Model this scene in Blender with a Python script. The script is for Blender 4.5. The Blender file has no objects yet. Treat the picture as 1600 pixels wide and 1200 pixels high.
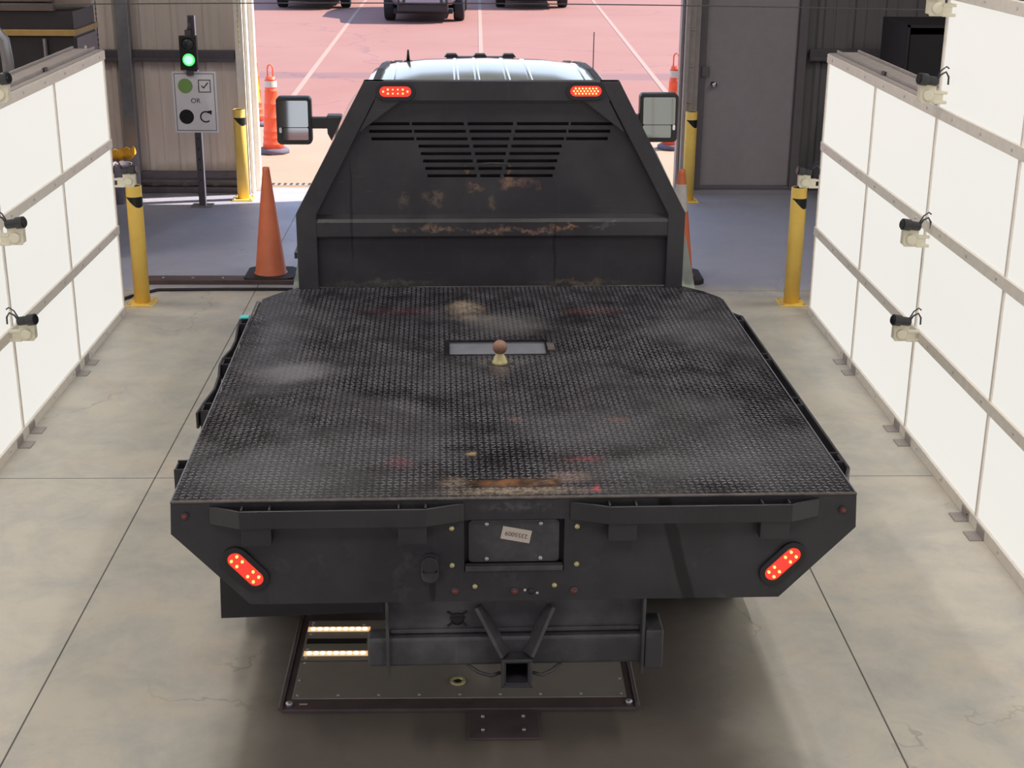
import bpy, bmesh, math, random
from mathutils import Vector, Matrix
random.seed(7)
R = math.radians
PI = math.pi
SC = bpy.context.scene
COL = SC.collection

# ------------------------------------------------------------------ camera
CAM_H = 2.94
def cam_axes(pitch, yaw, roll):
    f = Vector((math.sin(yaw)*math.cos(pitch), math.cos(yaw)*math.cos(pitch), -math.sin(pitch)))
    r = Vector((math.cos(yaw), -math.sin(yaw), 0))
    d = f.cross(r)
    c, s = math.cos(roll), math.sin(roll)
    return c*r + s*d, -s*r + c*d, f
cr, cd, cf = cam_axes(.3347, .0277, -.0079)
camd = bpy.data.cameras.new('camera')
camd.sensor_width = 36
camd.lens = 2248.0/1600*36
camd.clip_start = .05
camd.clip_end = 600
cam = bpy.data.objects.new('camera', camd)
m = Matrix((( cr.x, -cd.x, -cf.x, 0), (cr.y, -cd.y, -cf.y, 0), (cr.z, -cd.z, -cf.z, CAM_H), (0, 0, 0, 1)))
cam.matrix_world = m
COL.objects.link(cam)
SC.camera = cam

# ------------------------------------------------------------------ world, sun, exposure
w = bpy.data.worlds.new('sky')
SC.world = w
w.use_nodes = True
wn = w.node_tree.nodes
wl = w.node_tree.links
wn.clear()
wo = wn.new('ShaderNodeOutputWorld')
wb = wn.new('ShaderNodeBackground')
tc = wn.new('ShaderNodeTexCoord')
sp = wn.new('ShaderNodeSeparateXYZ')
rp = wn.new('ShaderNodeValToRGB')
rp.color_ramp.elements[0].position = 0.0
rp.color_ramp.elements[0].color = (.86, .88, 1.0, 1)
rp.color_ramp.elements[1].position = .7
rp.color_ramp.elements[1].color = (.30, .48, .85, 1)
e = rp.color_ramp.elements.new(.22)
e.color = (.55, .70, 1.0, 1)
wl.new(tc.outputs['Generated'], sp.inputs[0])
wl.new(sp.outputs['Z'], rp.inputs[0])
wl.new(rp.outputs[0], wb.inputs[0])
wb.inputs[1].default_value = 1.9
wl.new(wb.outputs[0], wo.inputs[0])

sund = bpy.data.lights.new('sun', 'SUN')
sund.energy = 9.5
sund.angle = R(.53)
sund.color = (1.0, .93, .86)
sun = bpy.data.objects.new('sun', sund)
sdir = Vector((-1.10, -.24, -1.0))
sun.rotation_euler = sdir.to_track_quat('-Z', 'Y').to_euler()
sun.location = (8, 20, 12)
COL.objects.link(sun)

SC.view_settings.view_transform = 'Standard'
SC.view_settings.look = 'None'
SC.view_settings.gamma = 1
SC.view_settings.exposure = 0.0
SC.view_settings.use_curve_mapping = False
PANEL_E = .80
LANE_FILL_W = 42
AISLE_FILL_W = 90

# ------------------------------------------------------------------ materials
class NT:
    def __init__(s, name):
        s.m = bpy.data.materials.new(name)
        s.m.use_nodes = True
        s.t = s.m.node_tree
        s.t.nodes.clear()
        s.o = s.t.nodes.new('ShaderNodeOutputMaterial')
        s.b = s.t.nodes.new('ShaderNodeBsdfPrincipled')
        s.L(s.b.outputs[0], s.o.inputs[0])
    def n(s, k):
        return s.t.nodes.new(k)
    def L(s, a, b):
        s.t.links.new(a, b)
    def coord(s, which='Object'):
        return s.n('ShaderNodeTexCoord').outputs[which]
    def mapping(s, v, scale=(1, 1, 1), rot=(0, 0, 0)):
        q = s.n('ShaderNodeMapping')
        s.L(v, q.inputs[0])
        q.inputs['Scale'].default_value = scale
        q.inputs['Rotation'].default_value = rot
        return q.outputs[0]
    def noise(s, v, scale=5, detail=4, rough=.55, dist=0, out='Fac'):
        q = s.n('ShaderNodeTexNoise')
        s.L(v, q.inputs['Vector'])
        q.inputs['Scale'].default_value = scale
        q.inputs['Detail'].default_value = detail
        q.inputs['Roughness'].default_value = rough
        q.inputs['Distortion'].default_value = dist
        return q.outputs[out]
    def rng(s, v, a, b, c=0, d=1, smooth=False):
        q = s.n('ShaderNodeMapRange')
        if smooth:
            q.interpolation_type = 'SMOOTHSTEP'
        s.L(v, q.inputs['Value'])
        for i, x in zip((1, 2, 3, 4), (a, b, c, d)):
            q.inputs[i].default_value = x
        return q.outputs[0]
    def math(s, op, a, b=None):
        q = s.n('ShaderNodeMath')
        q.operation = op
        for i, x in enumerate((a, b)):
            if x is None:
                continue
            if isinstance(x, (int, float)):
                q.inputs[i].default_value = x
            else:
                s.L(x, q.inputs[i])
        return q.outputs[0]
    def vmath(s, op, a, b):
        q = s.n('ShaderNodeVectorMath')
        q.operation = op
        for i, x in enumerate((a, b)):
            if isinstance(x, (tuple, list)):
                q.inputs[i].default_value = x
            else:
                s.L(x, q.inputs[i])
        return q.outputs['Value'] if op == 'LENGTH' else q.outputs[0]
    def mix(s, f, a, b):
        q = s.n('ShaderNodeMix')
        q.data_type = 'RGBA'
        for k, x in (('Factor', f), ('A', a), ('B', b)):
            i = [z for z in q.inputs if z.name == k and (z.type == 'RGBA' if k != 'Factor' else z.type == 'VALUE')][0]
            if isinstance(x, (int, float)):
                i.default_value = x
            elif isinstance(x, (tuple, list)):
                i.default_value = (x[0], x[1], x[2], 1)
            else:
                s.L(x, i)
        return [z for z in q.outputs if z.type == 'RGBA'][0]
    def blob(s, P, c, r, soft=.5):
        v = s.vmath('SUBTRACT', P, c)
        v = s.vmath('MULTIPLY', v, tuple(0 if x is None else 1/x for x in r))
        q = s.n('ShaderNodeVectorMath')
        q.operation = 'LENGTH'
        s.L(v, q.inputs[0])
        return s.rng(q.outputs['Value'], 1+soft*.4, 1-soft, 0, 1, True)
    def bump(s, h, strength=.3, dist=.01):
        q = s.n('ShaderNodeBump')
        q.inputs['Strength'].default_value = strength
        q.inputs['Distance'].default_value = dist
        s.L(h, q.inputs['Height'])
        s.L(q.outputs[0], s.b.inputs['Normal'])
    def set(s, **k):
        for a, v in k.items():
            i = s.b.inputs[a.replace('_', ' ')]
            if hasattr(v, 'is_linked') or hasattr(v, 'links'):
                s.L(v, i)
            elif isinstance(v, (tuple, list)):
                i.default_value = (v[0], v[1], v[2], 1)
            else:
                i.default_value = v
        return s.m

def srgb(r, g, b):
    f = lambda c: (c/255/12.92) if c/255 <= .04045 else ((c/255+.055)/1.055)**2.4
    return (f(r), f(g), f(b))

def plain(name, col, rough=.5, metal=0, var=.12, scale=12, bump=0, dark=None):
    t = NT(name)
    P = t.coord()
    n = t.noise(P, scale, 4)
    c1 = tuple(x*(1-var) for x in col)
    c2 = tuple(min(1, x*(1+var)) for x in col)
    t.set(Base_Color=t.mix(t.rng(n, .3, .7), c1, c2), Roughness=rough, Metallic=metal)
    if bump:
        t.bump(t.noise(P, scale*6, 3), bump, .002)
    return t.m

def emit(name, col, strength, rough=.3, base=(.5, .5, .5)):
    t = NT(name)
    t.set(Base_Color=base, Roughness=rough, Emission_Color=col, Emission_Strength=strength)
    return t.m

# black scuffed paint used on the flatbed
def black_paint(name, base=(.025, .023, .028), dust=(.075, .072, .078), rough=.42, extra=None, amt=.35):
    t = NT(name)
    P = t.coord()
    n1 = t.noise(P, 3.0, 6, .65)
    n2 = t.noise(t.mapping(P, (30, 30, 2.0)), 1.6, 4, .6)
    c = t.mix(t.rng(n1, .42, .75, 0, amt), base, dust)
    c = t.mix(t.rng(n2, .60, .82, 0, .25), c, dust)
    n3 = t.noise(P, 60, 3)
    c = t.mix(t.rng(n3, .70, .80, 0, .35), c, tuple(x*1.6 for x in dust))
    if extra:
        c = extra(t, P, c)
    t.set(Base_Color=c, Roughness=t.rng(n1, .3, .7, rough-.08, rough+.18), Metallic=0)
    t.bump(n3, .08, .002)
    return t.m

def dist_coord(t, P, scale, amp):
    nz = t.noise(P, scale, 4, .6, 0, 'Color')
    v = t.vmath('SUBTRACT', nz, (.5, .5, .5))
    v = t.vmath('MULTIPLY', v, (amp, amp, amp))
    return t.vmath('ADD', P, v)

RUST = srgb(150, 100, 62)
TAN = srgb(150, 128, 112)
def hb_stains(t, P, c):
    Q = dist_coord(t, P, 22, .10)
    brk = t.rng(t.noise(P, 34, 4, .7), .38, .56, 0, 1)
    for (x, z, rx, rz, col, k) in [
        (-.076, 1.605, .045, .03, srgb(135, 105, 88), .7), (.088, 1.618, .05, .03, srgb(135, 108, 92), .7),
        (.17, 1.62, .07, .02, srgb(125, 98, 88), .5), (.223, 1.60, .018, .022, srgb(120, 95, 85), .5),
        (-.411, 1.534, .03, .04, srgb(110, 100, 88), .5), (-.256, 1.55, .06, .035, srgb(115, 100, 85), .6),
        (.014, 1.518, .022, .03, srgb(120, 100, 82), .6), (-.10, 1.65, .008, .05, srgb(140, 100, 75), .8),
        (.085, 1.66, .008, .05, srgb(140, 100, 75), .8),
        (-.422, 1.406, .045, .018, srgb(125, 105, 90), .8), (-.257, 1.403, .10, .02, srgb(130, 105, 88), .85),
        (.10, 1.402, .26, .014, srgb(130, 105, 90), .8), (.346, 1.416, .09, .014, srgb(150, 108, 80), .9),
        (.54, 1.421, .07, .010, srgb(110, 108, 108), .6),
        (-.50, 1.135, .30, .014, srgb(110, 105, 92), .4), (.42, 1.135, .22, .014, srgb(130, 112, 88), .5)]:
        mk = t.math('MULTIPLY', t.blob(Q, (x, 2.5, z), (rx, None, rz), .6), brk)
        c = t.mix(t.math('MULTIPLY', mk, k), c, col)
    for (x, z0, z1) in [(-.648, 1.22, 1.75), (.306, 1.12, 1.47)]:
        S = dist_coord(t, P, 5, .03)
        mk = t.blob(S, (x, 2.5, (z0+z1)/2), (.007, None, (z1-z0)/2), .3)
        c = t.mix(t.math('MULTIPLY', mk, .8), c, (.006, .006, .007))
    # pale scratches
    s = t.noise(t.mapping(P, (3, 3, 60)), 3, 2, .5)
    c = t.mix(t.rng(s, .72, .76, 0, .3), c, srgb(110, 108, 112))
    return c
def tail_stains(t, P, c):
    S = dist_coord(t, P, 6, .02)
    v = t.n('ShaderNodeSeparateXYZ')
    t.L(S, v.inputs[0])
    # dark run-off streak slanting down the board
    xx = t.math('SUBTRACT', v.outputs[0], t.math('MULTIPLY', t.math('SUBTRACT', 1.12, v.outputs[2]), .26))
    d = t.math('ABSOLUTE', t.math('SUBTRACT', xx, .462))
    c = t.mix(t.rng(d, .024, .016, 0, .9), c, (.005, .005, .006))
    mk = t.blob(S, (-.27, 0, .80), (.012, None, .045), .4)
    c = t.mix(t.math('MULTIPLY', mk, .85), c, (.006, .006, .007))
    mk = t.math('MULTIPLY', t.blob(dist_coord(t, P, 30, .05), (.0, 0, 1.09), (.13, None, .018), .7), t.rng(t.noise(P, 50, 3), .42, .6))
    c = t.mix(t.math('MULTIPLY', mk, .6), c, srgb(96, 94, 100))
    sw = t.noise(dist_coord(t, P, 3, .5), 4, 5, .7)
    c = t.mix(t.rng(sw, .56, .72, 0, .28), c, srgb(105, 102, 105))
    return c

M = {}
M['black'] = black_paint('black paint')
M['headboard'] = black_paint('headboard paint', extra=hb_stains, amt=.45)
M['tailboard'] = black_paint('tailboard paint', extra=tail_stains, rough=.45, amt=.45)
M['hitch'] = black_paint('hitch paint', base=(.042, .040, .046), dust=(.16, .158, .165), rough=.5, amt=.75)
M['undercarriage'] = plain('dark chassis', (.018, .016, .016), .8)

def deck_mat(name, worn):
    t = NT(name)
    P = t.coord()
    n1 = t.noise(P, 1.7, 6, .62, .4)
    n2 = t.noise(P, 9, 5, .65)
    base = t.mix(t.rng(n1, .40, .66), (.006, .005, .007), (.024, .022, .026))
    base = t.mix(t.rng(n2, .45, .75, 0, .35), base, (.050, .048, .054))
    Q = dist_coord(t, P, 4, .22)
    Q2 = dist_coord(t, P, 16, .05)
    Pz = (None,)
    def st(c, x, y, rx, ry, col, k, soft=.7, q=None):
        mk = t.blob(q or Q, (x, y, 1.12), (rx, ry, None), soft)
        return t.mix(t.math('MULTIPLY', mk, k), c, col)
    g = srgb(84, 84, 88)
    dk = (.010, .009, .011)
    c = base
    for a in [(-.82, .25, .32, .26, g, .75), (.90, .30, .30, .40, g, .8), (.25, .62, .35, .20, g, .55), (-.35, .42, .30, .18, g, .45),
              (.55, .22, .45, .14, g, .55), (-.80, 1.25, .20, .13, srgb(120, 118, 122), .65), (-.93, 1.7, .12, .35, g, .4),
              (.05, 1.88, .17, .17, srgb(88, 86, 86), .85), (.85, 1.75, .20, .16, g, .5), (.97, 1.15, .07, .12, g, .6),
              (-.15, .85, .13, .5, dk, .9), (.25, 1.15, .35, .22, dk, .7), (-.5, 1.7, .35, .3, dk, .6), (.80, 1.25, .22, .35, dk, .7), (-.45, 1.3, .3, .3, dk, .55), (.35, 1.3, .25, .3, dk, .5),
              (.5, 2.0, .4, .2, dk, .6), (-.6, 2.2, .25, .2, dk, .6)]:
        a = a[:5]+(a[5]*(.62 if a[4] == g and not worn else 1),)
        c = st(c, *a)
    brk = t.rng(t.noise(P, 45, 4, .7), .35, .6, .15, 1)
    for x, y, rx, ry, col, k in [(-.12, 2.13, .09, .13, srgb(158, 140, 118), .9), (-.14, 2.2, .05, .06, srgb(165, 150, 128), .7), (-.09, 1.98, .12, .05, srgb(140, 130, 116), .6),
              (-.40, 2.10, .22, .05, srgb(78, 40, 46), .7), (.44, 2.08, .16, .06, srgb(86, 50, 46), .7), (-.38, .30, .05, .05, srgb(110, 50, 58), .7),
              (.245, .316, .07, .03, srgb(125, 52, 62), .7), (.40, .69, .04, .02, srgb(120, 75, 62), .8), (.03, .70, .03, .02, srgb(115, 80, 66), .7),
              (-.14, .368, .022, .018, srgb(190, 155, 115), 1), (0, 1.28, .05, .10, srgb(110, 95, 92), .6), (0, 1.35, .11, .05, srgb(110, 105, 92), .6),
              (.0, .055, .26, .035, srgb(158, 140, 118), .8), (.17, .16, .08, .05, srgb(150, 125, 110), .7), (-.20, .13, .05, .05, srgb(150, 130, 110), .7),
              (.26, .08, .012, .05, srgb(190, 60, 80), .9), (.24, .05, .03, .012, srgb(180, 70, 85), .8)]:
        mk = t.math('MULTIPLY', t.blob(Q2, (x, y, 1.12), (rx, ry, None), .8), brk)
        c = t.mix(t.math('MULTIPLY', mk, k), c, col)
    # oily puddle and the long dark crease beside the rusty dent
    c = st(c, -.171, .43, .065, .035, (.006, .006, .006), .95, .4, Q2)
    c = st(c, .30, .105, .14, .028, (.006, .006, .006), .9, .5, Q2)
    c = st(c, .45, .045, .11, .030, (.006, .006, .006), .9, .5, Q2)
    # bare rusty metal in the dent
    rn = t.noise(P, 30, 4, .6)
    rc = t.mix(t.rng(rn, .4, .65), srgb(66, 50, 42), srgb(124, 86, 56))
    mk = t.blob(Q2, (0.0, .118, 1.12), (.165, .038, None), .35)
    c = t.mix(mk, c, rc)
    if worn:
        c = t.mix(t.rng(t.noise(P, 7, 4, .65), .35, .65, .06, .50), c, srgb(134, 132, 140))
    rr = t.rng(n1, .38, .66, .20, .50)
    t.set(Base_Color=c, Roughness=rr, Metallic=.0)
    t.b.inputs['Specular IOR Level'].default_value = .34
    t.bump(t.noise(P, 90, 3), .06, .001)
    return t.m
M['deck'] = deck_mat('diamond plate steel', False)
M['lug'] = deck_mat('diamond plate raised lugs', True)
M['recess'] = plain('worn grey plate', srgb(112, 114, 122), .55)
M['rust_edge'] = plain('worn plate edge', srgb(84, 76, 74), .7, var=.4, scale=30)

def floor_mat():
    t = NT('sealed concrete')
    P = t.coord()
    n1 = t.noise(P, .55, 8, .62, .6)
    n2 = t.noise(P, 3.0, 8, .7, .3)
    n3 = t.noise(P, 40, 4, .6)
    c = t.mix(t.rng(n1, .35, .68), srgb(196, 190, 176), srgb(214, 205, 190))
    c = t.mix(t.rng(n2, .42, .66, 0, .45), c, srgb(154, 158, 162))
    c = t.mix(t.rng(t.noise(P, 1.6, 7, .72, .4), .54, .68, 0, .35), c, srgb(224, 198, 172))
    c = t.mix(t.rng(n3, .66, .78, 0, .3), c, srgb(110, 104, 98))
    Q = dist_coord(t, P, 1.5, .35)
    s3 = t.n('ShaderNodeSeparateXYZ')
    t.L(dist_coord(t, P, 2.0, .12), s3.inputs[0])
    c = t.mix(t.rng(s3.outputs[1], 10.50, 10.85, 0, .85, True), c, srgb(160, 161, 180))  # dimmer, bluer light past the light walls, painted into the concrete colour
    # darker band along the lane middle: shade under the truck painted into the floor
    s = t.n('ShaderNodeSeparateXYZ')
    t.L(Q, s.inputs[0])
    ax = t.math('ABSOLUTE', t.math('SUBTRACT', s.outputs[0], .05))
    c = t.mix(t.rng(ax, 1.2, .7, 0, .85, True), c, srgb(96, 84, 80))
    s2 = t.n('ShaderNodeSeparateXYZ')
    t.L(P, s2.inputs[0])
    def line(c, out, at, wdt=.0028):
        d = t.math('ABSOLUTE', t.math('SUBTRACT', s2.outputs[out], at))
        return t.mix(t.rng(d, wdt*1.5, wdt, 0, .9), c, (.035, .03, .03))
    for at in (-1.665, 1.53):
        c = line(c, 0, at)
    for at in (6.965, 10.62, 3.3, 14.28):
        c = line(c, 1, at)
    cr_ = t.n('ShaderNodeTexVoronoi')
    cr_.feature = 'DISTANCE_TO_EDGE'
    t.L(dist_coord(t, P, 2.5, .5), cr_.inputs['Vector'])
    cr_.inputs['Scale'].default_value = .75
    msk = t.rng(t.noise(P, .8, 2), .52, .6)
    c = t.mix(t.math('MULTIPLY', t.rng(cr_.outputs[0], .006, .002, 0, .35), msk), c, srgb(110, 104, 98))
    t.set(Base_Color=c, Roughness=t.rng(n2, .3, .7, .38, .62))
    t.bump(n3, .06, .002)
    return t.m
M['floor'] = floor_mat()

def asphalt():
    t = NT('pinkish sunlit asphalt')
    P = t.coord()
    n1 = t.noise(P, .35, 6, .6)
    c = t.mix(t.rng(n1, .35, .65), srgb(147, 100, 87), srgb(152, 107, 95))
    c = t.mix(t.rng(t.noise(P, 60, 3), .55, .75, 0, .3), c, srgb(119, 81, 75))
    s = t.n('ShaderNodeSeparateXYZ')
    t.L(dist_coord(t, P, .6, .5), s.inputs[0])
    d = t.math('ABSOLUTE', t.math('SUBTRACT', s.outputs[1], 23.6))
    c = t.mix(t.rng(d, .5, .3, 0, .55), c, srgb(117, 87, 87))
    d = t.math('ABSOLUTE', t.math('SUBTRACT', s.outputs[1], 18.7))
    c = t.mix(t.rng(d, .35, .2, 0, .45), c, srgb(124, 93, 93))
    v = t.n('ShaderNodeTexVoronoi')
    v.feature = 'DISTANCE_TO_EDGE'
    t.L(dist_coord(t, P, 1.2, .8), v.inputs['Vector'])
    v.inputs['Scale'].default_value = .14
    c = t.mix(t.rng(v.outputs[0], .004, .001, 0, .4), c, srgb(100, 73, 81))
    t.set(Base_Color=c, Roughness=.9)
    return t.m
M['asphalt'] = asphalt()
M['apron'] = plain('apron concrete', srgb(166, 141, 118), .9, scale=1.2, var=.05)
M['line'] = plain('worn white road paint', srgb(166, 133, 118), .9, var=.1)

def corrug(name, col):
    t = NT(name)
    P = t.coord()
    n = t.noise(t.mapping(P, (6, 6, .6)), 3, 5, .6)
    c = t.mix(t.rng(n, .35, .7), tuple(x*.96 for x in col), tuple(min(1, x*1.03) for x in col))
    t.set(Base_Color=c, Roughness=.55)
    return t.m
M['siding'] = corrug('beige metal siding', srgb(216, 203, 194))
M['siding_shaded'] = corrug('shaded metal siding', srgb(110, 106, 108))  # same siding, darkened in its colour for the weaker light on the right
M['steel'] = plain('galvanised steel', srgb(150, 150, 155), .42, .6, .1)
M['steel_dark'] = plain('dark steel girt', srgb(96, 90, 96), .5, .3)
M['alu'] = plain('satin aluminium', srgb(234, 226, 216), .55, .1, .05, 20)
M['alu_dark'] = plain('weathered aluminium channel', srgb(165, 156, 152), .55, .1, .08)
M['bolt'] = plain('bright bolt', srgb(200, 200, 205), .3, .6)
M['panel'] = emit('lit white diffuser', (1.0, .975, .91), PANEL_E, .6, (.10, .10, .10))
M['door'] = plain('grey painted door', srgb(152, 146, 150), .5, var=.04)
M['door_frame'] = plain('grey door frame', srgb(104, 98, 102), .5, var=.05)
M['ceiling'] = plain('ceiling sheet', srgb(110, 108, 106), .7)
M['yellow'] = plain('yellow bollard paint', srgb(255, 210, 104), .45, var=.08, scale=6)
M['tape'] = plain('black tape', (.012, .012, .014), .4)
M['orange'] = plain('faded orange cone', srgb(216, 118, 82), .5, var=.1, scale=8)
M['orange_hot'] = plain('bright orange plastic', srgb(250, 98, 62), .45, var=.06)
M['rubber'] = plain('black rubber', srgb(46, 42, 46), .75)
M['rubber_grey'] = plain('weathered grey rubber', srgb(104, 96, 112), .8)
M['reflect_yellow'] = plain('yellow reflective tape', srgb(255, 205, 40), .4)
M['reflect_white'] = plain('white reflective collar', srgb(205, 198, 196), .4)
M['sign_white'] = plain('white sign sheet', srgb(248, 244, 248), .5, var=.03)
M['ink'] = plain('black ink', (.012, .012, .014), .5)
M['ink_grey'] = plain('grey handwriting', srgb(92, 84, 80), .6)
M['ink_logo'] = plain('faint grey print', srgb(80, 74, 78), .6)
M['green_disc'] = plain('green sign disc', srgb(142, 182, 104), .5, var=.03)
M['green_lit'] = emit('lit green signal', (.03, 1.0, .14), 1.1)
M['green_core'] = emit('bright green core', (.30, 1.0, .50), 1.5)
M['lens_off'] = plain('unlit signal lens', srgb(60, 60, 62), .3)
M['red_lens'] = emit('lit red lens', (1.0, .035, .022), 1.25, .25, (.5, .02, .02))
M['led'] = emit('amber led', (1.0, .52, .05), 2.6)
M['led_white'] = emit('warm white led', (1.0, .86, .55), 3.2)
M['led_base'] = emit('led strip glow', (1.0, .55, .22), .8)
M['red_marker'] = plain('dull red marker lens', srgb(120, 52, 50), .35)
M['cream'] = plain('cream plastic bracket', srgb(225, 218, 196), .5, var=.05)
M['cam_black'] = plain('black camera body', srgb(44, 44, 46), .4)
M['cable'] = plain('black cable', srgb(60, 62, 70), .6)
M['label'] = plain('beige paper label', srgb(198, 186, 176), .6, var=.05)
M['chrome'] = plain('chrome', (.75, .75, .76), .15, 1, .03)
M['brass'] = plain('weathered brass', srgb(196, 186, 140), .42, .3, .15, 40)
M['ball_rust'] = plain('rusty ball', srgb(142, 108, 92), .6, .2, .2, 40)
M['cab_paint'] = plain('silver white car paint', srgb(190, 198, 190), .10, .45, .02)
M['cab_black'] = plain('black trim plastic', srgb(34, 32, 35), .4)
M['glass'] = plain('dark tinted glass', (.02, .022, .025), .05, 0, .02)
M['mirror'] = plain('mirror glass', (.28, .29, .28), .03, 1, .01)
M['tyre'] = plain('tyre rubber', (.016, .015, .017), .75, bump=.2)
M['car_silver'] = plain('silver car paint', srgb(150, 152, 165), .25, .6, .03)
M['car_red'] = plain('dark red car paint', srgb(110, 40, 45), .25, .3, .03)
M['car_dark'] = plain('dark grey car paint', srgb(60, 62, 68), .25, .4, .03)
M['box_black'] = plain('black cabinet', srgb(40, 34, 40), .6)
M['wood_dark'] = plain('dark brown slats', srgb(92, 78, 74), .7, var=.2, scale=5)
M['canvas'] = plain('pleated beige cover', srgb(165, 148, 138), .8, var=.08)
M['yellow_trim'] = plain('yellow trim', srgb(160, 130, 76), .6)
M['vest'] = plain('orange and yellow safety vest', srgb(255, 170, 40), .6, var=.35, scale=9)
M['bin'] = plain('grey plastic bin', srgb(150, 142, 156), .5)
M['scanner_top'] = plain('scanner lid', srgb(150, 142, 134), .5, .1, .12, 3)
M['scanner_rim'] = plain('scanner rim', srgb(96, 82, 84), .5, .1, .15)
M['channel'] = plain('rusty brown channel', srgb(92, 74, 70), .65, .2, .2)

# ------------------------------------------------------------------ mesh helpers
class MB:
    def __init__(s):
        s.b = bmesh.new()
        s.mi = 0
    def _v(s, pts):
        return [s.b.verts.new(p) for p in pts]
    def _f(s, vs, smooth=False):
        try:
            f = s.b.faces.new(vs)
        except ValueError:
            return None
        f.material_index = s.mi
        f.smooth = smooth
        return f
    def box(s, c, d, rot=None):
        c = Vector(c)
        x, y, z = d[0]/2, d[1]/2, d[2]/2
        P = [Vector(p) for p in ((-x, -y, -z), (x, -y, -z), (x, y, -z), (-x, y, -z), (-x, -y, z), (x, -y, z), (x, y, z), (-x, y, z))]
        if rot is not None:
            P = [rot @ p for p in P]
        v = s._v([c+p for p in P])
        for f in ((0, 3, 2, 1), (4, 5, 6, 7), (0, 1, 5, 4), (1, 2, 6, 5), (2, 3, 7, 6), (3, 0, 4, 7)):
            s._f([v[i] for i in f])
        return s
    def bx(s, x0, x1, y0, y1, z0, z1):
        return s.box(((x0+x1)/2, (y0+y1)/2, (z0+z1)/2), (abs(x1-x0), abs(y1-y0), abs(z1-z0)))
    def bar(s, a, b, wd, ht, up=(0, 0, 1)):
        a, b = Vector(a), Vector(b)
        d = (b-a)
        l = d.length
        d.normalize()
        u = Vector(up)
        sd = d.cross(u).normalized()
        u = sd.cross(d).normalized()
        rot = Matrix((sd, d, u)).transposed()
        return s.box((a+b)/2, (wd, l, ht), rot)
    def tube(s, path, r, seg=10, cap=True):
        path = [Vector(p) for p in path]
        rings = []
        n = len(path)
        rr = r if isinstance(r, (list, tuple)) else [r]*n
        d0 = (path[1]-path[0]).normalized()
        u = Vector((0, 0, 1)) if abs(d0.z) < .9 else Vector((1, 0, 0))
        u = (u-d0*u.dot(d0)).normalized()
        for i, p in enumerate(path):
            if i == 0:
                d = d0
            elif i == n-1:
                d = (path[-1]-path[-2]).normalized()
            else:
                d = ((path[i]-path[i-1]).normalized()+(path[i+1]-path[i]).normalized()).normalized()
            u = (u-d*u.dot(d)).normalized()
            w_ = d.cross(u)
            rings.append(s._v([p+(u*math.cos(a)+w_*math.sin(a))*rr[i] for a in [2*PI*k/seg for k in range(seg)]]))
        for i in range(n-1):
            for k in range(seg):
                s._f([rings[i][k], rings[i][(k+1) % seg], rings[i+1][(k+1) % seg], rings[i+1][k]], True)
        if cap:
            s._f(list(reversed(rings[0])))
            s._f(rings[-1])
        return s
    def lathe(s, prof, c=(0, 0, 0), seg=32, axis='z', cap=True):
        c = Vector(c)
        rings = []
        for r, h in prof:
            ring = []
            for k in range(seg):
                a = 2*PI*k/seg
                p = {'z': Vector((r*math.cos(a), r*math.sin(a), h)), 'y': Vector((r*math.cos(a), h, -r*math.sin(a))), 'x': Vector((h, r*math.cos(a), r*math.sin(a)))}[axis]
                ring.append(s.b.verts.new(c+p))
            rings.append(ring)
        for i in range(len(rings)-1):
            for k in range(seg):
                s._f([rings[i][k], rings[i][(k+1) % seg], rings[i+1][(k+1) % seg], rings[i+1][k]], True)
        if cap:
            s._f(list(reversed(rings[0])))
            s._f(rings[-1])
        return s
    def prism(s, pts, axis, a, b):
        """2-D polygon extruded along axis from a to b. pts are the two other coordinates in order."""
        def P(u, v, t):
            return {'x': (t, u, v), 'y': (u, t, v), 'z': (u, v, t)}[axis]
        A = s._v([P(u, v, a) for u, v in pts])
        B = s._v([P(u, v, b) for u, v in pts])
        n = len(pts)
        s._f(A)
        s._f(list(reversed(B)))
        for i in range(n):
            s._f([A[i], B[i], B[(i+1) % n], A[(i+1) % n]])
        return s
    def loft(s, rings, cap=True, smooth=True, closed=True):
        V = [s._v(r) for r in rings]
        n = len(V[0])
        for i in range(len(V)-1):
            for k in range(n if closed else n-1):
                s._f([V[i][k], V[i][(k+1) % n], V[i+1][(k+1) % n], V[i+1][k]], smooth)
        if cap:
            s._f(list(reversed(V[0])))
            s._f(V[-1])
        return s
    def build(s, name, mats, parent=None, bevel=0, seg=2, loc=None, subsurf=0, auto=True):
        me = bpy.data.meshes.new(name)
        bmesh.ops.remove_doubles(s.b, verts=s.b.verts, dist=1e-6)
        bmesh.ops.recalc_face_normals(s.b, faces=s.b.faces)
        s.b.to_mesh(me)
        s.b.free()
        if not isinstance(mats, (list, tuple)):
            mats = [mats]
        for q in mats:
            me.materials.append(M[q] if isinstance(q, str) else q)
        o = bpy.data.objects.new(name, me)
        COL.objects.link(o)
        if parent:
            o.parent = parent
        if loc:
            o.location = loc
        if bevel:
            md = o.modifiers.new('bevel', 'BEVEL')
            md.width = bevel
            md.segments = seg
            md.limit_method = 'ANGLE'
            md.angle_limit = R(40)
        if subsurf:
            md = o.modifiers.new('sub', 'SUBSURF')
            md.levels = subsurf
            md.render_levels = subsurf
        return o

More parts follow.
